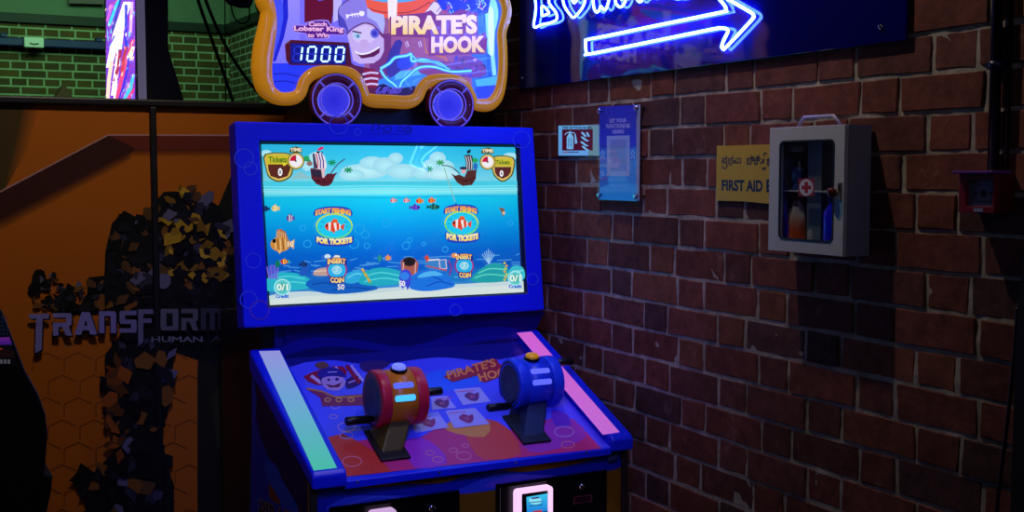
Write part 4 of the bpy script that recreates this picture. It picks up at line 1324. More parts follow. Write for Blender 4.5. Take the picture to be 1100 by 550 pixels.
M['grille'] = mat('dark green grey grille', (40, 48, 50), .5)
_nt = M['grille'].node_tree
_vo = _nt.nodes.new('ShaderNodeTexVoronoi'); _vo.inputs['Scale'].default_value = 130; _vo.inputs['Randomness'].default_value = .15
_ge = _nt.nodes.new('ShaderNodeTexCoord'); _nt.links.new(_ge.outputs['Object'], _vo.inputs['Vector'])
_rp = _nt.nodes.new('ShaderNodeValToRGB'); _rp.color_ramp.elements[0].position = .3; _rp.color_ramp.elements[0].color = (.14, .17, .10, 1); _rp.color_ramp.elements[1].position = .45; _rp.color_ramp.elements[1].color = (.02, .035, .04, 1)
_nt.links.new(_vo.outputs['Distance'], _rp.inputs['Fac']); _nt.links.new(_rp.outputs['Color'], _nt.nodes['Principled BSDF'].inputs['Base Color'])
M['btn_blue'] = glow('lit blue button', (.16, .2, .75), .9, (120, 130, 230))
M['btn_yel'] = mat('amber button', (250, 180, 20), .3, emit=(250, 170, 20), es=.18)
M['slot_dim'] = glow('dim slot light', (.12, .18, .9), .7, (80, 90, 200))
M['slot_hot'] = glow('bright slot light', (.05, .45, 1.0), 1.3, (80, 120, 220))
M['slot_blue'] = glow('blue slot light', (.14, .17, .9), .8, (80, 90, 220))
reel((399.5, 429), (450, 424.5), 3.36, .0885, (M['red_plastic'], M['orange_plastic'], M['olive'], M['btn_blue']), 'orange reel with red rims and a lit blue button',
     [(389, 465), (410.5, 497.5), (441, 493)], (-.012, -.057, .088), (.03, .0, .09), (.52, 0, 12), ((56, M['slot_dim']), (82, M['slot_hot'])))
reel((547, 413), (594, 408), 3.42, .0835, (M['reel_blue'], M['reel_blue'], M['navy'], M['btn_yel']), 'blue reel with an amber button',
     [(537, 449), (564.5, 479), (592, 475)], (-.012, -.068, .085), (.045, .05, .1), (.45, 0, 12), ((54, M['slot_blue']), (80, M['slot_blue'])))

# ---- marquee
YM = 3.97
PM = PY(YM)
cen = [(284, 0, 11), (288, 13, 9), (287, 30, 11), (283, 52, 12), (281, 74, 12), (284, 92, 11), (291, 101, 9), (302, 106, 7.5), (316, 105, 7.5), (323, 99, 7), (327, 88, 7), (335, 80, 7), (346, 77, 7), (370, 77.4, 7), (381, 82.5, 7), (388, 94, 7),
       (392, 104, 7), (400, 108, 8), (420, 109, 8), (438, 109.6, 8), (448, 105, 7), (453, 95, 7), (460, 88, 7), (471, 85.6, 7), (489, 86.6, 7), (499, 92, 7), (505, 103, 7), (509, 111, 7), (518, 113, 8), (527, 111.5, 8), (534, 104, 7.5), (538, 92, 6.5),
       (540, 75, 6), (540, 55, 6), (539, 36, 6), (543, 20, 6.5), (544, 8, 6.5), (538, -5, 6.5), (520, -14, 7), (480, -20, 8), (410, -26, 9), (340, -22, 9), (302, -14, 9), (289, -8, 9)]
path = smooth_path([(x, y, 0) for x, y, r in cen], 5)
rads = []
for i in range(len(cen)):
    for k in range(5): rads.append(cen[i][2] + (cen[(i + 1) % len(cen)][2] - cen[i][2]) * k / 5)
P3 = [PY(YM - .014).P(p.x, p.y) for p in path]
mq = MB().prism([PM.P(p.x, p.y) + V((0, .006, 0)) for p in path], (0, .11, 0)).build('marquee', M['black'], root)
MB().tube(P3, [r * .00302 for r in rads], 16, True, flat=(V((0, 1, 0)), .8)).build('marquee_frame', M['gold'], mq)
# lit artwork
A = Art(PM, .0004)
A.poly([(p.x, p.y) for p in path], (118, 108, 246))
A.quad((290, -10), (322, -10), (322, 72), (290, 72), (150, 140, 250), (118, 112, 250))
A.poly([(286, -10), (300, -10), (305, 20), (300, 48), (290, 66), (286, 66)], (64, 78, 244), 3)
A.poly([(303, -10), (309, 0), (309.6, 18), (305, 40), (296, 66), (292.6, 66), (300, 42), (304.4, 20), (303.6, 0)], (30, 36, 210))
# sea below left
A.poly([(283, 68), (312, 68), (345, 66), (328, 96), (316, 105), (300, 104), (290, 99), (284, 88)], (40, 58, 244))
for y in (80, 88): A.stroke([(294, y), (306, y - 1), (318, y + 1.6), (326, y + 3)], 1.2, (24, 30, 170), sm=3)
# sails left
A.poly([(327, -10), (358, -10), (358, 12), (356, 26), (327, 24)], (96, 16, 50)); A.poly([(338, -10), (352, -10), (348, 0), (342, 1)], (70, 90, 240))
A.poly([(358, -10), (368, -10), (366, 20), (358, 24)], (190, 180, 250))
# ship timber and big striped sail
A.poly([(395, -10), (540, -10), (538, 90), (390, 100)], (146, 88, 150))
A.poly([(366, -10), (470, -10), (462, 4), (456, 14), (430, 20), (400, 17), (386, 10), (372, 0)], (238, 92, 70), 2)
A.poly([(388, -8), (456, -8), (448, 0), (424, 3), (398, 0)], (90, 170, 240), 2)
A.stroke([(388, 6), (410, 13), (440, 13), (462, 2)], 1, (150, 40, 60), sm=4)
A.poly([(416, -10), (427, -10), (426, 20), (417, 20)], (246, 236, 244))
A.poly([(417.5, 20), (425, 20), (425, 36), (417.5, 36)], (210, 130, 70))
A.poly([(456, 14), (466, 2), (478, 6), (470, 16), (458, 20)], (226, 214, 246))
A.poly([(414, 36), (462, 40), (484, 58), (486, 76), (440, 84), (414, 84)], (152, 86, 146))
A.stroke([(414, 37), (455, 40), (457.6, 56), (478, 62), (484, 74)], 2.4, (190, 110, 80))
A.poly([(395, 36), (420, 36), (420, 80), (398, 92)], (112, 50, 120))
for x in (437, 451): A.stroke([(x, 44), (x + 2, 50)], 1.6, (196, 170, 220)); A.stroke([(x - 2, 45), (x, 51)], 1, (196, 170, 220))
# right glow curtain
A.poly([(506, -14), (536, -14), (542, 8), (538, 36), (540, 75), (537, 95), (530, 109), (516, 112), (508, 100), (506, 80)], (56, 112, 250))
A.poly([(521, -10), (533, 2), (535, 20), (531.6, 34), (531, 60), (533, 82), (528, 86), (524, 60), (522, 30)], (140, 226, 255), 2)
A.poly([(525, 8), (530, 12), (530, 56), (526, 58), (524, 30)], (214, 246, 255), 2)
A.poly([(522, 56), (527, 60), (529, 82), (524, 84)], (40, 90, 240))
# sky top right; the strokes are painted reflections of the neon
A.poly([(470, -14), (520, -14), (524, 14), (500, 16), (474, 10)], (44, 60, 226), 2)
R = random.Random(21)
for i in range(22):
    x, y = R.uniform(472, 522), R.uniform(-8, 12)
    A.stroke([(x, y), (x + R.uniform(-4, 4), y + R.uniform(2, 6)), (x + R.uniform(-5, 5), y + R.uniform(5, 9))], .9, R.choice([(120, 220, 255), (210, 240, 255), (150, 90, 210), (90, 120, 250), (190, 60, 90)]))
# lower sea
A.poly([(390, 92), (412, 84), (424, 76), (448, 75), (462, 76), (452, 100), (440, 106), (396, 106)], (56, 130, 244), 0)
A.poly([(424, 77), (448, 75), (452, 80), (424, 86)], (90, 180, 250))
A.poly([(514, 84), (537, 80), (536, 98), (529, 109), (516, 110), (510, 98)], (50, 74, 244)); A.poly([(510, 86), (536, 81), (535, 91), (512, 93)], (80, 180, 250))
A.poly([(395, 94), (412, 90), (424, 96), (446, 92), (444, 108), (396, 108)], (34, 22, 76))
A.poly([(448, 66), (484, 66), (508, 80), (490, 82), (462, 82), (450, 78)], (124, 58, 120))
# treasure heap
A.poly([(482, 78), (486, 66), (498, 60), (512, 62), (520, 70), (522, 80), (506, 84)], (110, 64, 160), 2)
for i in range(22):
    x, y = R.uniform(485, 519), R.uniform(62, 81)
    A.poly([(x, y), (x + R.uniform(2, 6), y + R.uniform(-4, 1)), (x + R.uniform(1, 6), y + R.uniform(1, 5))], R.choice([(70, 40, 90), (190, 150, 230), (150, 80, 190), (60, 70, 220), (120, 60, 60), (90, 50, 130)]))
# a plain cartoon sailor
A.poly([(355, 62), (366, 56), (380, 70), (398, 74), (406, 82), (404, 100), (384, 100), (372, 80), (356, 78)], (84, 30, 70))
A.poly([(390, 74), (400, 74), (408, 80), (404, 94), (394, 94)], (130, 22, 60))
for y in (78, 84, 90): A.stroke([(389, y + 2), (398, y), (406, y + 1)], 2.2, (206, 190, 240), sm=2)
A.poly([(372.6, 38), (379, 31), (391, 25), (401, 28), (406, 36), (412, 42), (412, 55), (408, 63), (401, 68), (386, 68.6), (379, 65), (376.5, 52)], (196, 172, 232))
A.poly([(379, 33), (391, 27), (400, 30), (403, 40), (398, 46), (386, 46), (379, 42)], (212, 194, 242), 2)
A.poly([(364, 28), (363, 12), (368, 4), (378, -2), (392, -1), (394, 8), (400, 13), (412, 16), (413, 26), (411, 38), (406, 33), (400, 27), (391, 25), (379, 30), (372, 37)], (140, 126, 226))
A.poly([(394, 8), (400, 13), (412, 16), (413, 26), (411, 37), (404, 24), (394, 18)], (176, 180, 246))
A.poly([(364, 28), (363, 14), (370, 22), (374, 33), (371, 37)], (76, 70, 190))
A.stroke([(372, 37), (379, 30), (391, 25), (400, 27), (406, 33), (411, 38)], 1.2, (90, 30, 70), sm=3)
A.stroke([(364, 28), (363, 12), (368, 4), (378, -2)], 1, (50, 40, 130), sm=3)
A.stroke([(372, 17), (390, 14)], 1.4, (246, 240, 255)); A.poly([(371, 15), (375, 17), (372, 21)], (246, 240, 255)); A.poly([(386, 12), (391, 13), (390, 17), (386, 17)], (246, 240, 255), 2)
for x in (377.6, 380.6, 383.6): A.stroke([(x, 14), (x + .6, 18.4)], .8, (246, 240, 255))
A.poly([(379, 35), (387, 37), (386, 42), (380, 41)], (170, 200, 236), 2); A.ell(384, 39, 1.6, 1.9, (60, 120, 170), n=10); A.stroke([(378, 33.6), (388, 35.6)], 1.6, (70, 40, 90))
A.ell(402, 36, 4.6, 5, (60, 56, 190)); A.ring(402, 36, 3.4, 3.6, 1, (110, 120, 240))
A.poly([(386, 44), (394, 43), (396, 50), (388, 52)], (196, 168, 226), 2)
A.poly([(380, 55), (386, 58), (397, 56.4), (408, 49.6), (407, 57), (401, 61), (388, 63)], (90, 18, 76))
A.stroke([(381, 55.4), (387, 58.2), (397, 56.4), (407.4, 50.4)], 1.8, (240, 236, 250), sm=3)
# arm and the glowing line
A.poly([(414, 68), (424, 44), (432, 46), (428, 62), (442, 60), (444, 72), (430, 76), (418, 84)], (60, 50, 160), 2)
A.poly([(426, 66), (438, 60), (444, 66), (438, 74), (428, 74)], (50, 70, 226), 2)
for pts_, w_ in (([(408, 74), (418, 68), (424, 62), (436, 60), (441, 58), (442, 66), (452, 64), (462, 66), (474, 70), (484, 77)], 2.2), ([(408, 75), (414, 84), (422, 90), (428, 95), (431, 88), (438, 82), (444, 76), (452, 72), (466, 72), (484, 77), (506, 76)], 1.8), ([(443, 60), (450, 66), (470, 67), (480, 74)], 1)):
    A.stroke(pts_, w_ + 1.8, (50, 130, 250), sm=3); A.stroke(pts_, w_, (130, 240, 255), sm=3)
# maker's mark
A.text('UNIS', 404, 93.6, 431, 100.6, (110, 90, 240), .06, sk=5); A.text('UNIS', 405, 94.6, 430, 100, (40, 20, 90), .0, sk=5)
# title
A.poly([(418, 18), (431, 16), (455, 14), (462, 11), (468, 16), (484, 15), (494, 10), (512, 14), (513, 38), (521, 35), (523, 42), (521, 58), (460, 60), (460, 41), (440, 40), (418, 39)], (124, 52, 130))
for off, c1, c2 in ((0, (250, 226, 236), (250, 214, 120)),):
    A.text("PIRATE'S", 419.6, 16.4, 512, 37.6, c1, .055, dl=-1, col2=c2)
    A.text("HOOK", 462.6, 39.4, 520.6, 57.4, (250, 214, 214), .055, dl=-1, col2=(244, 206, 130))
# badge text
A.poly([(329, 24), (340, 21.6), (352, 22), (356, 28), (369, 30), (371, 34), (369, 38.6), (354, 38), (352, 42), (330, 42), (328, 37), (315, 35), (313.4, 30), (316, 26.4), (328, 27)], (150, 128, 240), 2)
A.poly([(330, 25), (340, 23), (351, 23.4), (355, 29), (368, 31), (369.6, 34), (368, 37.4), (353, 37), (351, 41), (331, 41), (329, 36), (316, 34), (314.8, 30.4), (317, 27.6), (329, 28)], (84, 30, 140), 2)
A.text('Catch', 331, 23.8, 350.6, 28.4, (240, 180, 226), .04); A.text('Lobster King', 315.4, 27.8, 368.6, 34.8, (240, 180, 226), .04, dl=1); A.text('to Win', 330, 35.6, 352.6, 40.4, (240, 180, 226), .04)
A.build('lit_artwork', M['lit'], mq)
# ticket counter
PMc = PM.off(.004)
c8 = [(305.6, 47.6), (311, 43), (374, 46), (377, 70.6), (311, 70), (307, 65)]
cb = MB().prism([PM.P(*q) + V((0, -.012, 0)) for q in c8], (0, .012, 0)).build('ticket_counter', mat('maroon counter housing', (110, 30, 50), .4, emit=(110, 30, 60), es=.25), mq, .003)
A = Art(PM.off(.012), .0008)
A.poly([(312, 46.4), (371.4, 48.6), (371.4, 69.4), (312, 68)], (10, 14, 110))
seg = {'1': 'bc', '0': 'abcdef', '8': 'abcdefg'}


def digit(ch, x, y, w, h, on, off):
    sl = 1.8
    def pt(u, v): return (x + u * w + sl * (1 - v) - sl / 2, y + v * h)
    L = {'a': ((0, 0), (1, 0)), 'g': ((0, .5), (1, .5)), 'd': ((0, 1), (1, 1)), 'f': ((0, 0), (0, .5)), 'b': ((1, 0), (1, .5)), 'e': ((0, .5), (0, 1)), 'c': ((1, .5), (1, 1))}
    for pas in (0, 1):
        for k, (p, q) in L.items():
            lit = k in seg[ch]
            if lit != bool(pas): continue
            a_, b_ = pt(p[0] + (q[0] - p[0]) * .1, p[1] + (q[1] - p[1]) * .1), pt(q[0] - (q[0] - p[0]) * .1, q[1] - (q[1] - p[1]) * .1)
            if lit: A.stroke([a_, b_], 2.6, (20, 120, 220)); A.stroke([a_, b_], 1.7, on)
            else: A.stroke([a_, b_], 1.5, off)


for ch, x in (('1', 315.6), ('0', 330.4), ('0', 345.6), ('0', 360.4)):
    digit(ch, x, 50 + (x - 315) * .02, 8.4, 15.4, (214, 252, 255), (30, 40, 170))
A.build('led_display', M['led'], cb)
# port-hole speakers
for (cx, cy, rx, ry) in ((358.5, 108, 29.6, 29.2), (481, 113, 27.6, 27.4)):
    c = PM.P(cx, cy) + V((0, -.028, 0))
    R_ = (PM.P(cx, cy).z - PM.P(cx, cy + ry).z)
    ring = MB().lathe(c, (0, -1, 0), [(-.02, R_), (.0, R_), (.004, R_ * .985), (.005, R_ * .6), (.0, R_ * .58)], 48).build('speaker', mat('maroon porthole ring', (116, 18, 52), .4), mq)
    tub = MB()
    for rr_, w_ in ((R_ * .93, .0026), (R_ * .61, .003)):
        tub.tube([c + V((rr_ * cos(a * pi / 24), -.005, rr_ * sin(a * pi / 24))) for a in range(48)], w_, 8, True)
    for a in (45, 135, 225, 315):
        a = radians(a)
        tub.tube([c + V((cos(a) * R_ * .62, -.005, sin(a) * R_ * .62)), c + V((cos(a) * R_ * .94, -.005, sin(a) * R_ * .94))], .0038, 8)
    tub.build('ring_trim', mat('lilac trim', (150, 130, 226), .4, emit=(110, 90, 230), es=.35), ring)
    for a in (0, pi):
        MB().lathe(c + V((cos(a) * R_ * .78, -.004, sin(a) * R_ * .78)), (0, -1, 0), [(0, .004), (.003, .003), (.004, .001)], 10).build('screw', M['chrome'], ring)
    A = Art(PY(c.y - .0062), 0.0004)
    A.ell(cx, cy, rx * .6, ry * .6, (120, 112, 255), (120, 112, 255), 32); A.ell(cx, cy, rx * .55, ry * .55, (74, 70, 250), (44, 44, 240), 32)
    kx = rx * .6
    for i in range(-7, 8):
        for j in range(-7, 8):
            x, y = i * 2.3, j * 2.3
            if (x / kx) ** 2 + (y / (ry * .6)) ** 2 < .74: A.poly([(cx + x - .5, cy + y - .6), (cx + x + .5, cy + y - .6), (cx + x + .5, cy + y + .6), (cx + x - .5, cy + y + .6)], (40, 36, 190)); A.h -= A.step
    A.build('speaker_mesh', art_mat('blue glowing mesh', emit=.7, base=.3), ring)

# ================================================================== NEON SIGN
XN = WX - .016
pn0 = PX(XN)
a_, b_ = pn0.P(557.7, 95.4), pn0.P(973, 44)
t = thing('neon_sign', (WX - .02, (a_.y + b_.y) / 2, (a_.z + b_.z) / 2), 'blue neon bowling sign with an outlined arrow on a glossy black panel', 'neon sign')
M['neonpanel'] = mat('glossy dark panel', (10, 10, 100), .05, spec=.55)
zb_ = (a_.z + b_.z) / 2
MB().box(XN, XN + .009, b_.y, a_.y, zb_, zb_ + .62).build('backing_panel', M['neonpanel'], t, .002)
for (yy, zz) in ((b_.y + .08, zb_ + .04), (a_.y - .03, zb_ + .04), (b_.y + .08, zb_ + .58), (a_.y - .03, zb_ + .58)):
    MB().lathe((XN - .001, yy, zz), (-1, 0, 0), [(-.0, .007), (.004, .007), (.006, .003)], 14).build('standoff_bolt', M['chrome'], t)
    MB().lathe((XN + .009, yy, zz), (1, 0, 0), [(0, .008), (.007, .008)], 12).build('wall_spacer', M['dark_metal'], t)
M['neon'] = glow('blue neon tube', (2.6, 6.5, 34.0), 1.7, (230, 230, 255))
m_, nt_, b_2 = nodes('blue silicone sheath')
em_ = nt_.nodes.new('ShaderNodeEmission'); em_.inputs['Color'].default_value = (.05, .14, 1, 1); em_.inputs['Strength'].default_value = 1.5
tr_ = nt_.nodes.new('ShaderNodeBsdfTransparent'); tr_.inputs['Color'].default_value = (.9, .95, 1, 1)
ms_ = nt_.nodes.new('ShaderNodeMixShader'); ms_.inputs['Fac'].default_value = .3
nt_.links.new(tr_.outputs[0], ms_.inputs[1]); nt_.links.new(em_.outputs[0], ms_.inputs[2]); nt_.links.new(ms_.outputs[0], nt_.nodes['Material Output'].inputs['Surface'])
M['sheath'] = m_
pn = PX(XN - .013)
TUBES = [('arrow_tube', [(629, 45), (630.5, 42.6), (650, 38.8), (700, 28.4), (774, 13.4), (778.6, 12), (779.6, 8.5), (777, 4), (772, -2), (772.4, -5.4), (777, -3.6), (802, 10.6), (808, 14.2), (809.4, 17), (807, 22), (780, 50.6), (777, 52.6), (775.4, 50), (777.5, 43), (781.8, 34.4), (781, 31.4), (775, 30.2), (765, 31.4), (700, 44.6), (634, 57.8), (630.6, 57.6), (629.4, 54)], 0),
         ('letter_tube', [(574, -14), (575, 0), (575.6, 7), (574.8, 17), (573.4, 26), (575, 29.4), (582, 26.4), (591, 24.6), (597, 21.8), (598.4, 18), (596.4, 12), (591.6, 6), (589.4, 1), (592, -4), (596, -10), (594, -18), (584, -20)], 1),
         ('letter_tube', [(582, 7), (582, 12), (582.4, 16.6), (586, 16), (589.6, 14), (588, 11), (584.6, 7.4)], 1),
         ('letter_tube', [(604, -6), (604.8, 1), (607, 8), (612.6, 16), (616, 18.8), (620, 15.6), (626, 7.6), (628.4, 0), (628, -10), (620, -22), (610, -20)], 1),
         ('letter_tube', [(613, -4), (615, 1), (617, 3), (619.4, 0), (620, -6), (616.6, -11)], 1),
         ('letter_tube', [(636, -16), (637, 0), (638.2, 9), (640.6, 13), (643.4, 11.4), (645, 7), (646.4, 7.6), (649, 10.6), (651.6, 8.4), (654, 0), (656, -12), (658, -26), (651, -26), (649, -6), (647.6, -18), (643.4, -17), (642.6, -2), (641.6, -18)], 1),
         ('letter_tube', [(660, -28), (661, 0), (663, 5.4), (666, 7.6), (669.4, 5.6), (672, 0), (671, -4), (667, -2), (666, -29)], 1),
         ('letter_tube', [(684, -30), (684.4, -4), (685.6, 1), (687.6, 1.8), (689.6, 0), (690, -8), (690, -32)], 1),
         ('letter_tube', [(697, -4), (696, -33), (701, -34), (706, -18), (706, -36), (711, -37), (711, -6), (706, -4), (701, -16), (701, -4)], 1),
         ('letter_tube', [(736, -26), (728, -24), (723, -14), (728, -8), (732, -11), (728, -15), (732, -19), (738, -18), (736, -4), (724, -2), (717, -12), (718, -28), (730, -40), (738, -36)], 1)]
for nm, pts, sm_ in TUBES:
    q = smooth_path([(x, y, 0) for x, y in pts], 5) if sm_ else smooth_path([(x, y, 0) for x, y in pts], 3)
    tb = MB().tube([pn.P(p.x, p.y) for p in q], .0042 if nm[0] == 'a' else .0037, 10, True).build(nm, M['neon'], t)
    MB().tube([pn.P(p.x, p.y) for p in q], .0075 if nm[0] == 'a' else .0066, 10, True).build('sheath', M['sheath'], tb)

# ================================================================== FIRE EXTINGUISHER SIGN
ps = PX(WX - .008)
c4 = [(600, 135), (644, 134.6), (644, 167.4), (600, 167)]
P4 = [ps.P(*q) for q in c4]
y0, y1, z0, z1 = P4[1].y - .03, P4[0].y, (P4[2].z + P4[3].z) / 2, (P4[0].z + P4[1].z) / 2
t = thing('fire_sign', (WX, (y0 + y1) / 2, z0), 'white and dark red fire extinguisher sign half behind the blue poster plate', 'sign')
MB().box(WX - .008, WX - .001, y0, y1, z0, z1).build('sign_board', mat('white sign board', (200, 215, 220), .5), t)
A = Art(ps, .0006)
SC_ = (120, 196, 240)
A.quad((600, 135), (632, 134.8), (632, 167.2), (600, 167), (110, 190, 246), (110, 180, 246))
A.quad((632, 134.8), (646, 134.6), (646, 167.4), (632, 167.2), (110, 150, 170), (110, 150, 160))
A.poly([(604, 139), (637, 138.8), (637, 161.6), (604, 161.8)], (80, 8, 30))
A.text('FIRE EXTINGUISHER', 604.6, 136, 636, 138.4, (20, 20, 50), .03)
A.stroke([(604.6, 163.6), (622, 163.4)], .9, (70, 40, 110)); A.stroke([(606, 163.5), (610, 163.4)], .9, (190, 60, 60))
ICN = (130, 206, 250)
A.poly([(609, 159.6), (609, 147.4), (610.6, 144.4), (611.6, 143.8), (611.8, 140.8), (613.4, 140.8), (613.6, 143.8), (614.8, 144.4), (616.2, 147.4), (616.2, 159.6), (615.4, 160.2), (609.8, 160.2)], ICN)
A.stroke([(610.8, 148.4), (614.4, 148.4), (614.4, 158.4), (610.8, 158.4)], .5, (40, 60, 130), closed=True)
for yy in (150, 152, 154, 156): A.stroke([(611.4, yy), (613.8, yy)], .6, (60, 80, 150))
A.stroke([(607, 145), (608.6, 142.8), (612, 142.4), (617, 142.6)], 1, ICN); A.poly([(617, 142.4), (618.6, 144), (620.6, 154), (617.8, 154.4), (617.6, 146)], ICN)
for k, (x, y, l) in enumerate(((624.4, 142, 6.6), (630, 142, 4), (624, 147, 9.4), (623.4, 152.2, 9.4), (625, 157, 8.6))):
    A.stroke([(x, y), (x + l * .3, y + 1.2), (x + l * .65, y + 3.8), (x + l, y + 4.4)], [.5, 2.2, 1.8, .4], ICN, sm=3)
A.build('sign_print', M['uvsign'], t)

# ================================================================== BLUE POSTER PLATE
XQ = WX - .028
pq = PX(XQ)
P4 = [pq.P(*q) for q in ((643, 114), (687, 112), (687, 217), (643, 215))]
y0, y1 = (P4[1].y + P4[2].y) / 2, (P4[0].y + P4[3].y) / 2
z0, z1 = (P4[2].z + P4[3].z) / 2, (P4[0].z + P4[1].z) / 2
t = thing('poster_plate', (WX, (y0 + y1) / 2, z0), 'tall blue printed poster in a clear plate held off the bricks by four bolts', 'sign')
MB().box(XQ + .002, XQ + .004, y0 + .004, y1 - .004, z0 + .004, z1 - .004).build('print_backing', mat('white paper', (190, 195, 215), .6), t)
A = Art(pq.off(-.002), .0004)
A.quad((644, 114.6), (683.6, 112.9), (683.6, 165), (644, 165), (36, 40, 190), (52, 66, 214))
A.quad((644, 165), (683.6, 165), (683.6, 216), (644, 214.4), (60, 140, 226), (44, 150, 232))
A.poly([(644, 165), (652, 160), (658, 163), (668, 158), (674, 162), (683.6, 156), (683.6, 172), (644, 176)], (56, 110, 222))
A.poly([(644, 192), (652, 188), (654, 198), (644, 202)], (40, 80, 200), 0)
PT = (178, 172, 236)
A.text('LET YOUR', 655, 127.6, 673, 131.8, PT, .03, dl=-.6); A.text('FUNCTIONS BE', 651.6, 133.4, 676.6, 137.8, PT, .03, dl=-.6); A.text('HEARD', 658, 139.4, 670.6, 143.6, PT, .03, dl=-.5)
A.poly([(652, 146), (676.6, 145.4), (676.6, 189.4), (652, 189)], (150, 168, 226))
A.poly([(655.6, 150), (673.4, 149.6), (673.4, 184), (655.6, 184)], (126, 144, 214))
for x in (647.4, 680):
    for dy in (0, 5): A.stroke([(x - 2, 165.4 + dy), (x, 161.4 + dy), (x + 2, 165.4 + dy)], 1.2, (150, 190, 250))
for (y, xa, xb) in ((191.6, 655.6, 674.6), (197.6, 656, 674.6)):
    x = xa
    while x < xb:
        A.stroke([(x, y), (x, y + 3.2)], 1, (110, 170, 240)); x += 2.1 if int(x) % 3 else 2.9
A.build('poster_print', art_mat('poster print', emit=.13, rough=.5), t)  # slight glow added to brighten the paper
MB().box(XQ - .004, XQ, y0, y1, z0, z1).build('acrylic_plate', M['acrylic'], t)
for yy in (y0 + .014, y1 - .014):
    for zz in (z0 + .018, z1 - .014):
        MB().lathe((WX, yy, zz), (-1, 0, 0), [(0, .006), (.033, .006), (.034, .009), (.038, .009), (.04, .006)], 16).build('standoff_bolt', M['chrome'], t)

# ================================================================== FIRST AID SIGN
pk = PX(WX - .006)
P4 = [pk.P(*q) for q in ((770, 156), (826, 156), (826, 219), (770, 214))]
y1 = P4[0].y; y0 = 2.39; z0, z1 = (P4[2].z + P4[3].z) / 2, (P4[0].z + P4[1].z) / 2
t = thing('first_aid_sign', (WX, (y0 + y1) / 2, z0), 'yellow first aid sign in two scripts beside the white medicine box', 'sign')
MB().box(WX - .006, WX - .0005, y0, y1, z0, z1).build('sign_board', mat('yellow sign board', (206, 168, 34), .45), t)
A = Art(pk, .0004)
A.poly([pk_ for pk_ in ((770.4, 156.4), (850, 156.4), (850, 221), (770.4, 213.6))], (206, 168, 34))
NV = (16, 22, 66)
A.text('FIRST AID', 775.4, 192.4, 819.4, 204.8, NV, .045, dl=1.6, dr=.1)
A.text('BOX', 823.4, 192.6, 846, 206.8, NV, .045, dl=.8)
A.text('\u0caa', 775.2, 167.2, 781.4, 175.6, NV, .025); A.stroke([(776, 178), (777.6, 180.8), (780, 180.6), (781.4, 177.4), (780.2, 175.4)], 1.3, NV, sm=3)
A.text('\u0ca5', 782.2, 166.8, 788, 178.4, NV, .025); A.text('\u0cae', 788.4, 167.2, 796.6, 175.8, NV, .025)
A.text('\u0c9a\u0cbf', 802, 166.6, 810.4, 177.2, NV, .025); A.text('\u0c95\u0cbf', 810, 166.4, 817, 177.4, NV, .025); A.text('\u0ca4', 817, 167.4, 822.6, 178, NV, .025); A.stroke([(820.6, 167.6), (821, 165), (823, 164.4), (824, 166)], 1.2, NV, sm=3)
A.text('\u0cb8', 818.6, 179, 823, 183, NV, .03); A.text('\u0cac\u0cbe\u0c95\u0ccd\u0cb8\u0ccd', 824, 167, 850, 178.4, NV, .025)
A.build('sign_print', M['print'], t)

# ================================================================== FIRST AID BOX
bx0, by0, by1, bz0, bz1 = 2.104, 2.254, 2.538, 1.436, 1.763
t = thing('first_aid_box', (WX, (by0 + by1) / 2, bz0), 'white wall mounted first aid box with a glazed door and red cross', 'first aid box')
W = M['frame_white']
th = .006
case = MB().box(bx0 + .014, WX - .0085, by0, by0 + th, bz0, bz1).box(bx0 + .014, WX - .0085, by1 - th, by1, bz0, bz1).box(bx0 + .014, WX - .0085, by0 + th, by1 - th, bz0, bz0 + th).box(bx0 + .014, WX - .0085, by0 + th, by1 - th, bz1 - th, bz1).box(WX - .0135, WX - .0085, by0 + th, by1 - th, bz0 + th, bz1 - th)
case.build('case', mat('grey white steel', (150, 152, 166), .45, bump=.05), t)
pdx = PX(bx0)
wp = [pdx.P(*q) for q in ((837, 151), (895.6, 150.4), (895.6, 260.6), (837, 257))]
wy1, wy0 = (wp[0].y + wp[3].y) / 2, (wp[1].y + wp[2].y) / 2
wz1, wz0 = (wp[0].z + wp[1].z) / 2, (wp[2].z + wp[3].z) / 2


def rrx(y0, y1, z0, z1, r, x, nn=6):
    out = []
    for (cy, cz, a0) in ((y1 - r, z1 - r, 0), (y0 + r, z1 - r, 90), (y0 + r, z0 + r, 180), (y1 - r, z0 + r, 270)):
        for i in range(nn + 1):
            a = radians(a0 + 90 * i / nn)
            out.append(V((x, cy + r * cos(a), cz + r * sin(a))))
    return out


door = MB().frame(rrx(by0, by1, bz0, bz1, .002, bx0), rrx(wy0, wy1, wz0, wz1, .016, bx0), (.013, 0, 0)).build('door', W, t, .0015)
MB().prism(rrx(wy0 - .004, wy1 + .004, wz0 - .004, wz1 + .004, .018, bx0 + .006), (.002, 0, 0)).build('window_pane', M['pane'], door)
MB().frame(rrx(wy0 - .001, wy1 + .001, wz0 - .001, wz1 + .001, .017, bx0 - .0012), rrx(wy0 + .004, wy1 - .004, wz0 + .004, wz1 - .004, .013, bx0 - .0012), (.004, 0, 0)).build('gasket', M['rubber'], door)
A = Art(PX(bx0 + .0055), .0008)
A.ell(866.4, 201.4, 8.6, 10.4, (150, 16, 34), n=4, rot=0)
A.poly([(858, 192), (875, 191.6), (875, 211), (858, 211)], (150, 18, 36)); A.ell(866.4, 201.4, 7.4, 9, (214, 210, 220), n=28)
A.poly([(864.6, 195.4), (868.2, 195.3), (868.2, 199.4), (871.6, 199.3), (871.6, 203.4), (868.2, 203.4), (868.2, 207.4), (864.6, 207.4), (864.6, 203.5), (861.2, 203.5), (861.2, 199.4), (864.6, 199.4)], (176, 16, 34))
A.build('cross_decal', M['print'], door)
kp = pdx.P(896, 206.6)
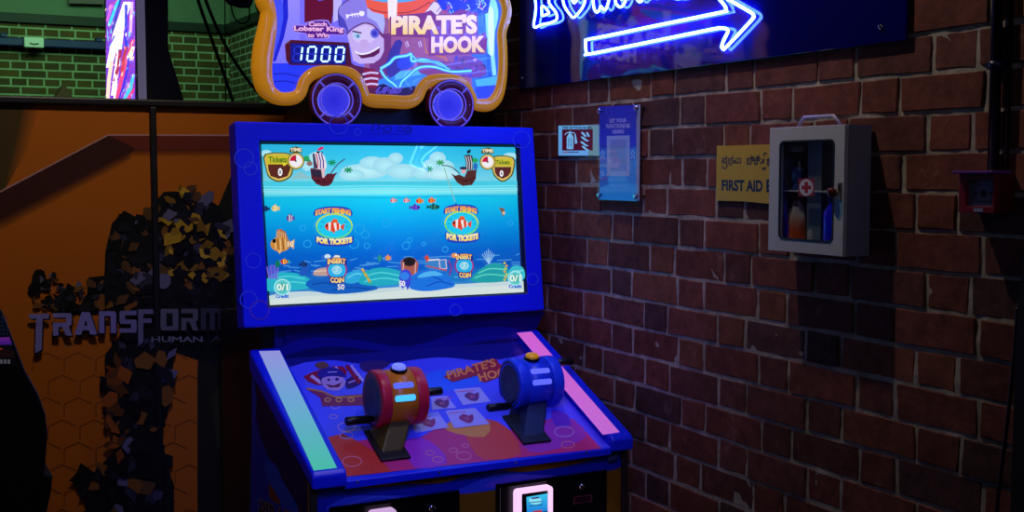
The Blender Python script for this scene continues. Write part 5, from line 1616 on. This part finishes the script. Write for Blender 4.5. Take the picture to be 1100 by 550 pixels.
MB().lathe(kp, (-1, 0, 0), [(0, .010), (.006, .012), (.014, .012), (.018, .008), (.0185, .001)], 20).build('knob', mat('dark red knob', (96, 14, 18), .35), door)
lp = pdx.P(902.4, 205.4)
MB().box(bx0 - .003, bx0, lp.y - .006, lp.y + .006, lp.z - .022, lp.z + .022).build('latch_plate', mat('worn steel', (150, 145, 135), .4, metal=.7), door, .001)
MB().box(bx0 - .0045, bx0 - .002, lp.y - .002, lp.y + .002, lp.z + .004, lp.z + .018).build('keyhole', M['black'], door)
A = Art(pdx, .0006)
A.poly([(897.6, 214), (904, 213.6), (905, 222), (903.6, 234), (900.4, 236.4), (897.6, 232), (897, 222)], (120, 168, 206), 2)
A.build('blue_sticker', M['print'], door)
hp = [(bx0 + .045, 2.478, bz1), (bx0 + .045, 2.455, bz1 + .026), (bx0 + .045, 2.345, bz1 + .026), (bx0 + .045, 2.315, bz1)]
MB().tube(hp, .0042, 10).build('carry_handle', mat('lilac white handle', (190, 180, 230), .35), t)
MB().box(bx0 + .02, WX - .015, by0 + th, by1 - th, 1.594, 1.598).build('shelf', W, t)
MB().box(bx0 + .03, bx0 + .033, 2.368, 2.42, bz0 + th, bz1 - th).build('reflection_strip', mat('grey back reflection', (96, 104, 112), .5), t)  # added strip standing in for the pale back and reflection behind the glass
# what is inside
jar_m = pane_mat('clear plastic jar', (.82, .88, 1))
xc = 2.147
t = thing('plastic_jar', (xc, 2.475, 1.598), 'clear jar with blue tint on the upper shelf of the first aid box', 'jar')
MB().lathe((xc, 2.475, 1.5985), (0, 0, 1), [(0, .030), (.004, .033), (.07, .033), (.09, .024), (.1, .022)], 24).build('jar_body', jar_m, t)
MB().lathe((xc, 2.475, 1.6985), (0, 0, 1), [(0, .024), (.02, .024), (.022, .022)], 24).build('lid', mat('pale lid', (150, 160, 190), .4), t)
MB().lathe((xc, 2.475, 1.6), (0, 0, 1), [(0, .014), (.05, .017), (.06, .006)], 16).build('content', mat('blue swab pack', (50, 90, 150), .6), t)
bag = MB()
R = random.Random(5)
prof = [(0, .02), (.012, .034), (.03, .038), (.05, .034), (.066, .038), (.09, .034), (.11, .022), (.13, .012), (.142, .003)]
bag.lathe((xc + .004, 2.474, 1.4425), (0, 0, 1), prof, 18)
for i in range(len(bag.v)):
    v = bag.v[i]; bag.v[i] = V((xc + .004 + (v.x - xc - .004) * .68, v.y + R.uniform(-.003, .003), v.z + (R.uniform(-.003, .003) if v.z > 1.45 else 0)))
m_, nt_, b_ = nodes('clear bag of orange dressings')
gx = nt_.nodes.new('ShaderNodeNewGeometry'); sp_ = nt_.nodes.new('ShaderNodeSeparateXYZ'); nz_ = nt_.nodes.new('ShaderNodeTexNoise'); nz_.inputs['Scale'].default_value = 60
mr = nt_.nodes.new('ShaderNodeMapRange'); mr.inputs['From Min'].default_value = 1.49; mr.inputs['From Max'].default_value = 1.535
rp = nt_.nodes.new('ShaderNodeValToRGB'); rp.color_ramp.elements[0].color = (.65, .10, .03, 1); rp.color_ramp.elements[1].color = (.35, .32, .28, 1)
nt_.links.new(gx.outputs['Position'], sp_.inputs[0]); nt_.links.new(sp_.outputs['Z'], mr.inputs['Value']); nt_.links.new(mr.outputs[0], rp.inputs['Fac']); nt_.links.new(rp.outputs['Color'], b_.inputs['Base Color'])
b_.inputs['Roughness'].default_value = .25
o = bag.build('dressing_bag', m_, loc=(xc, 2.474, 1.442))
tag(o, 'clear bag of orange red dressings on the floor of the first aid box', 'bag')


def bottle(y, r, h, m1, m2, lab, name='bottle'):
    t = thing(name, (xc, y, 1.442), lab, 'bottle')
    MB().lathe((xc, y, 1.4425), (0, 0, 1), [(0, r * .9), (.003, r), (h * .68, r), (h * .8, r * .5), (h * .84, r * .45)], 20).build('bottle_body', m1, t)
    MB().lathe((xc, y, 1.4425 + h * .84), (0, 0, 1), [(0, r * .55), (h * .14, r * .55), (h * .16, r * .45)], 16).build('cap', m2, t)


bottle(2.408, .016, .075, mat('white bottle', (150, 150, 150), .4), mat('grey cap', (120, 120, 130), .4), 'small white bottle in the middle of the first aid box floor')
bottle(2.335, .026, .148, mat('deep blue bottle', (24, 30, 190), .2, emit=(10, 10, 160), es=.12), mat('blue cap', (40, 50, 160), .4), 'tall deep blue bottle at the right inside the first aid box')
bottle(2.305, .012, .06, mat('pale bottle', (160, 165, 175), .4), mat('pale cap', (150, 150, 160), .4), 'tiny pale bottle in front of the blue bottle in the first aid box')

# ================================================================== CONDUIT, CALL POINT, RIGHT EDGE
yc = PX(WX - .016).P(1069, 100).y
zc1 = PX(2.135).P(1040, 186.5).z + .0075
t = thing('conduit', (WX - .016, yc, zc1), 'black conduit pipe running down the brick wall into the red call point', 'pipe')
MB().tube([(WX - .016, yc, 4.15), (WX - .016, yc, zc1)], .0125, 14).build('pipe', mat('black conduit', (12, 12, 20), .4), t)
MB().tube([(WX - .009, yc - .03, 4.15), (WX - .009, yc - .03, zc1)], .0055, 10).build('loose_wire', M['rubber'], t)
for z in (PX(WX - .02).P(1066, 70).z, 3.0):
    MB().lathe((WX - .016, yc, z - .008), (0, 0, 1), [(0, .0165), (.016, .0165)], 16).box(WX - .012, WX - .001, yc - .03, yc + .03, z - .008, z + .008).build('pipe_clip', mat('dark clip', (26, 26, 70), .35), t)
cx0, cy0, cy1 = 2.135, 1.825, 1.925
pcx = PX(cx0)
cz1, cz0 = pcx.P(1040, 186.5).z, pcx.P(1048, 228.6).z
t = thing('fire_call_point', (WX, (cy0 + cy1) / 2, cz0), 'small red fire call point box below the black conduit', 'fire alarm')
MB().box(cx0 + .01, WX - .001, cy0, cy1, cz0, cz1).build('back_box', mat('red back box', (92, 8, 20), .4), t, .004)
RDM = mat('red front plate', (128, 10, 36), .35)
pl_ = [pcx.P(*q) for q in ((1037.6, 194), (1066, 193.6), (1066.6, 222.4), (1038, 221.6))]
MB().frame(rrx(cy0, cy1, cz0, cz1, .004, cx0), rrx((pl_[1].y + pl_[2].y) / 2, (pl_[0].y + pl_[3].y) / 2, (pl_[2].z + pl_[3].z) / 2, (pl_[0].z + pl_[1].z) / 2, .003, cx0), (.012, 0, 0)).build('front_frame', RDM, t, .002)
MB().box(cx0 + .009, cx0 + .011, cy0 + .004, cy1 - .004, cz0 + .004, cz1 - .004).build('press_plate', mat('pale press plate', (120, 120, 150), .4), t)
A = Art(PX(cx0 + .009), .0005)
A.ell(1057, 207.6, 3.4, 4, (24, 22, 34), n=18); A.poly([(1046.4, 205.6), (1050.4, 207.6), (1046.4, 209.8)], (40, 36, 52)); A.poly([(1066, 205.6), (1062.4, 207.6), (1066, 209.8)], (40, 36, 52))
A.stroke([(1049, 199), (1062, 199.2)], 1.2, (80, 80, 110)); A.stroke([(1052, 216.6), (1064, 216.8)], 1, (80, 80, 110))
A.build('press_print', M['print'], t)
A = Art(pcx, .0006)
A.poly([(1046, 223.6), (1056, 223.8), (1056, 227.6), (1046, 227.4)], (150, 150, 190)); A.build('white_tag', M['print'], t)
MB().box(cx0 - .016, WX - .02, cy0 - .004, cy1 + .004, cz1, cz1 + .006).build('cover_hood', mat('clear hood violet highlight', (120, 60, 170), .25), t, .002)  # violet colour stands in for a highlight on the clear lid

# dark cabinet at the right edge of the view
t = thing('arcade_cabinet', (2.1, 1.3, 0), 'black cabinet side cut off by the right edge against the brick wall', 'arcade machine')
ye = PX(2.07).P(1089, 430).y
MB().prism([(2.07, ye, 0), (2.07, ye, 1.30), (2.07, ye - .012, 1.48), (2.07, ye - .05, 1.5), (2.07, .4, 1.5), (2.07, .4, 0)], (.11, 0, 0)).build('cabinet_side', mat('black side board', (6, 6, 8), .6, bump=.1), t)
P3 = smooth_path([PX(2.165).P(*q) for q in [(1093, 330), (1091, 365), (1086, 420), (1079, 480), (1071, 545), (1066, 620)]], 6, False)
o = MB().tube(P3, .0045, 8).build('hanging_cable', M['rubber'], loc=P3[-1])
tag(o, 'thin black cable hanging beside the black cabinet at the right edge', 'cable')


# ================================================================== LIGHT
def light(name, kind, loc, energy, col, size=.1, target=None, spot=None, sy=None, blend=.6):
    d = bpy.data.lights.new(name, kind)
    d.energy = energy; d.color = col
    if kind == 'AREA':
        d.size = size
        if sy: d.shape = 'RECTANGLE'; d.size_y = sy
    else: d.shadow_soft_size = size
    if kind == 'SPOT': d.spot_size = radians(spot or 90); d.spot_blend = blend
    o = bpy.data.objects.new(name, d); COL.objects.link(o); o.location = loc
    if target is not None: o.rotation_euler = (V(target) - V(loc)).to_track_quat('-Z', 'Y').to_euler()
    return o


light('ceiling_spot', 'SPOT', (1.6, 2.69, 3.15), 31, (1, .85, .70), .03, (2.25, 2.5, 1.0), 125, blend=.8)
light('blue_wash', 'SPOT', (.3, .8, 3.2), 240, (.10, .13, 1), .3, (1.45, 3.6, 1.12), 33, blend=.9)  # added unseen lamp, brightens the bezel and deck
light('violet_wash', 'SPOT', (.5, .6, 2.5), 22, (.66, .60, 1), .15, (1.45, 3.2, .70), 34, blend=.9)  # added unseen lamp to lift the dark front panel
light('added_fill', 'AREA', (.9, -.7, 2.7), 3.2, (.62, .66, 1), 1.4, (1.9, 2.6, 1.2))  # added camera-side fill for the dark side of the first aid box
light('violet_wall_wash', 'SPOT', (.9, 2.2, 3.4), 26, (.62, .42, 1), .3, (2.2, 3.3, 1.75), 46, blend=1)  # added unseen lamp, tints the bricks near the neon violet
light('warm_spot', 'SPOT', (.7, 2.6, 3.7), 85, (1, .88, .66), .1, (.5, 4.5, 1.75), 56, blend=1)
light('green_wash', 'AREA', (1.2, 10.6, 4.0), 38, (.42, 1, .46), 2.5, (.6, 13, 2.8), sy=.6)
light('green_wash_side', 'AREA', (1.9, 9.8, 3.9), 12, (.35, 1, .62), 1.2, (3.36, 11.5, 2.8), sy=.6)
w = bpy.data.worlds.new('dim venue'); SC.world = w
w.use_nodes = True
w.node_tree.nodes['Background'].inputs['Color'].default_value = (.35, .35, .75, 1)
w.node_tree.nodes['Background'].inputs['Strength'].default_value = .012
